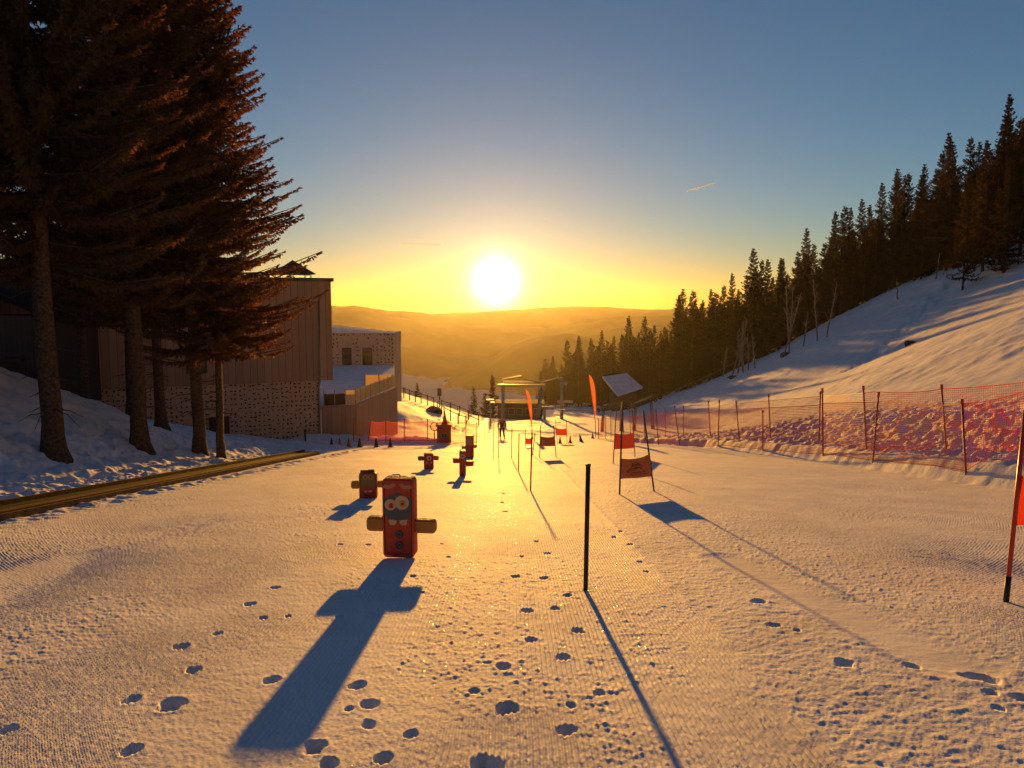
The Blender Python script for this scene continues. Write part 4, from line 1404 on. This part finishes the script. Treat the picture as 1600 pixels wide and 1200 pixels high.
ph = G(694, 690, 40)
kk = ph.y / F
hut2 = thing('play_hut', 'small red play hut with a window behind the red net', 'play hut', ph, R(5))
MB().box((0, 0, 13 * kk), (22 * kk, 1.0, 26 * kk)).build('wall', M['redplastic'], hut2)
MB().prism([(-13 * kk, 26 * kk), (13 * kk, 26 * kk), (11 * kk, 29 * kk), (-11 * kk, 29 * kk)], -.6, .6).build('roof', M['redplastic'], hut2)
w = MB().box((-.02, -.52, 12 * kk), (9 * kk, .05, 8 * kk)).build('window', M['foam_tan'], hut2)
MB().box((-2 * kk, -.56, 12 * kk), (3.2 * kk, .03, 6 * kk)).box((2 * kk, -.56, 12 * kk), (3.2 * kk, .03, 6 * kk)).build('pane', M['window'], w)
MB().box((9 * kk, -.53, 9 * kk), (1.0 * kk, .06, 18 * kk)).box((-9 * kk, -.53, 9 * kk), (1.0 * kk, .06, 18 * kk)).build('trim', M['foam_tan'], hut2)
pc = thing('marker_cone', 'tall orange cone standing on the roof of the red play hut', 'cone', ph + Vector((.05, 0, 29 * kk)))
MB().tube([(0, 0, 0), (0, 0, 9 * kk), (0, 0, 20 * kk)], [4.4 * kk, 2.4 * kk, .5 * kk], 14).build('cone_body', M['cone_red'], pc, True)
MB().box((0, 0, .02), (9 * kk, .9, .05)).build('base', M['cone_red'], pc)
hp_ = G(679, 688, 40); kk = hp_.y / F
hoop = thing('ring_target', 'thin pale hoop on a stand just left of the red play hut', 'hoop', hp_)
MB().tube([(6 * kk * math.cos(R(a)), 0, 22 * kk + 6.5 * kk * math.sin(R(a))) for a in range(0, 361, 15)], .035, 6, cap=False).build('ring', M['foam_tan'], hoop, True)
MB().tube([(0, 0, -.2), (0, 0, 15.6 * kk)], .04, 6).build('stand', M['foam_tan'], hoop, True)

# marker stake at the corner of the lodge
st = G(478, 692)
o = MB().tube([(0, 0, -.2), (-.05, 0, .75), (-.06, 0, .82)], [.06, .06, .03], 8).build('wooden_stake', M['darkwood'], None, True)
o.location = st
tag(o, 'short dark wooden stake standing in the snow in front of the inlaid wall', 'stake')


# ------------------------------------------------------------------ the walking person
def skin_mesh(name, nodes, edges, m, parent, sub=2):
    me = bpy.data.meshes.new(name)
    me.from_pydata([n[0] for n in nodes], edges, [])
    o = link(name, me, parent)
    sk = o.modifiers.new('skin', 'SKIN'); sk.use_smooth_shade = True
    for i, n in enumerate(nodes):
        rr_ = n[1] if hasattr(n[1], '__len__') else (n[1], n[1])
        me.skin_vertices[0].data[i].radius = rr_
        me.skin_vertices[0].data[i].use_root = (i == 0)
    sb = o.modifiers.new('sub', 'SUBSURF'); sb.levels = sub; sb.render_levels = sub
    me.materials.append(M[m])
    return o


pe = G(784, 686)
person = thing('person', 'person in a dark jacket and helmet walking down the piste in the glare', 'person', pe, R(0))
N = [((0, 0, .95), (.15, .11)), ((0, 0, 1.15), (.15, .11)), ((.0, 0, 1.38), (.17, .11)), ((.01, .0, 1.5), (.06, .06)), ((.02, .0, 1.62), (.085, .095)), ((.02, 0, 1.74), (.07, .08)),
     ((.10, .0, .88), .095), ((.15, .06, .50), .068), ((.21, -.14, .12), .05), ((.22, -.02, .05), .045),
     ((-.09, 0, .88), .095), ((-.11, .10, .50), .068), ((-.11, .04, .10), .05), ((-.10, .17, .05), .045),
     ((.21, 0, 1.40), .075), ((.30, .05, 1.13), .055), ((.29, .22, .93), .042),
     ((-.21, 0, 1.40), .075), ((-.28, -.06, 1.13), .055), ((-.30, .02, .88), .042)]
E = [(0, 1), (1, 2), (2, 3), (3, 4), (4, 5), (0, 6), (6, 7), (7, 8), (8, 9), (0, 10), (10, 11), (11, 12), (12, 13), (2, 14), (14, 15), (15, 16), (2, 17), (17, 18), (18, 19)]
for hand, dr in ((16, Vector((0, .35, -.9))), (19, Vector((-.05, .3, -.95)))):
    c = Vector(N[hand][0]); dr.normalize(); side = Vector((0, 1, 0)).cross(dr).normalized(); side = Vector((0, .9, .35)).normalized()
    N.append((tuple(c + dr * .07), .028)); pi_ = len(N) - 1; E.append((hand, pi_))
    for j, (off, ln) in enumerate(((-.03, .07), (-.01, .08), (.01, .075), (.03, .06))):
        N.append((tuple(c + dr * .10 + side * off), .010)); N.append((tuple(c + dr * (.10 + ln) + side * off * 1.2 + Vector((-.02 * (1 if c.x > 0 else -1), 0, 0))), .008))
        E += [(pi_, len(N) - 2), (len(N) - 2, len(N) - 1)]
    N.append((tuple(c + dr * .06 + side * -.05), .010)); N.append((tuple(c + dr * .10 + side * -.075), .008)); E += [(pi_, len(N) - 2), (len(N) - 2, len(N) - 1)]
skin_mesh('body', N, E, 'skin', person)
skin_mesh('jacket', [((0, 0, .86), (.19, .15)), ((0, 0, 1.15), (.19, .15)), ((0, 0, 1.38), (.20, .14)), ((0, 0, 1.50), (.08, .08)),
                     ((.22, 0, 1.40), .10), ((.30, .05, 1.13), .08), ((.29, .19, .96), .06), ((-.22, 0, 1.40), .10), ((-.28, -.06, 1.13), .08), ((-.30, .0, .92), .06)],
          [(0, 1), (1, 2), (2, 3), (2, 4), (4, 5), (5, 6), (2, 7), (7, 8), (8, 9)], 'jacket', person)
skin_mesh('trousers', [((0, 0, .98), (.165, .13)), ((.10, 0, .86), .115), ((.15, .06, .50), .09), ((.205, -.13, .14), .075), ((-.09, 0, .86), .115), ((-.11, .10, .50), .09), ((-.11, .04, .12), .075)],
          [(0, 1), (1, 2), (2, 3), (0, 4), (4, 5), (5, 6)], 'trousers', person)
skin_mesh('boot', [((.21, -.17, .10), .075), ((.22, -.06, .05), .06), ((.22, .05, .04), .05)], [(0, 1), (1, 2)], 'black', person)
skin_mesh('boot', [((-.11, .02, .10), .075), ((-.105, .12, .05), .06), ((-.10, .22, .04), .05)], [(0, 1), (1, 2)], 'black', person)
skin_mesh('helmet', [((.02, -.01, 1.68), (.11, .125)), ((.02, -.015, 1.76), (.105, .12)), ((.02, -.01, 1.81), (.06, .07))], [(0, 1), (1, 2)], 'helmet', person)

# ------------------------------------------------------------------ haze
hm = bpy.data.materials.new('haze'); hm.use_nodes = True
hn = hm.node_tree.nodes; hn.clear()
ho = hn.new('ShaderNodeOutputMaterial'); hv = hn.new('ShaderNodeVolumePrincipled')
hv.inputs['Color'].default_value = (.92, .88, .82, 1)
hv.inputs['Density'].default_value = 4.6e-5
hv.inputs['Anisotropy'].default_value = .78
hm.node_tree.links.new(hv.outputs[0], ho.inputs['Volume'])
hz = MB().box((0, 970, -72), (4200, 2220, 216)).build('haze', hm)
tag(hz, kind='stuff')
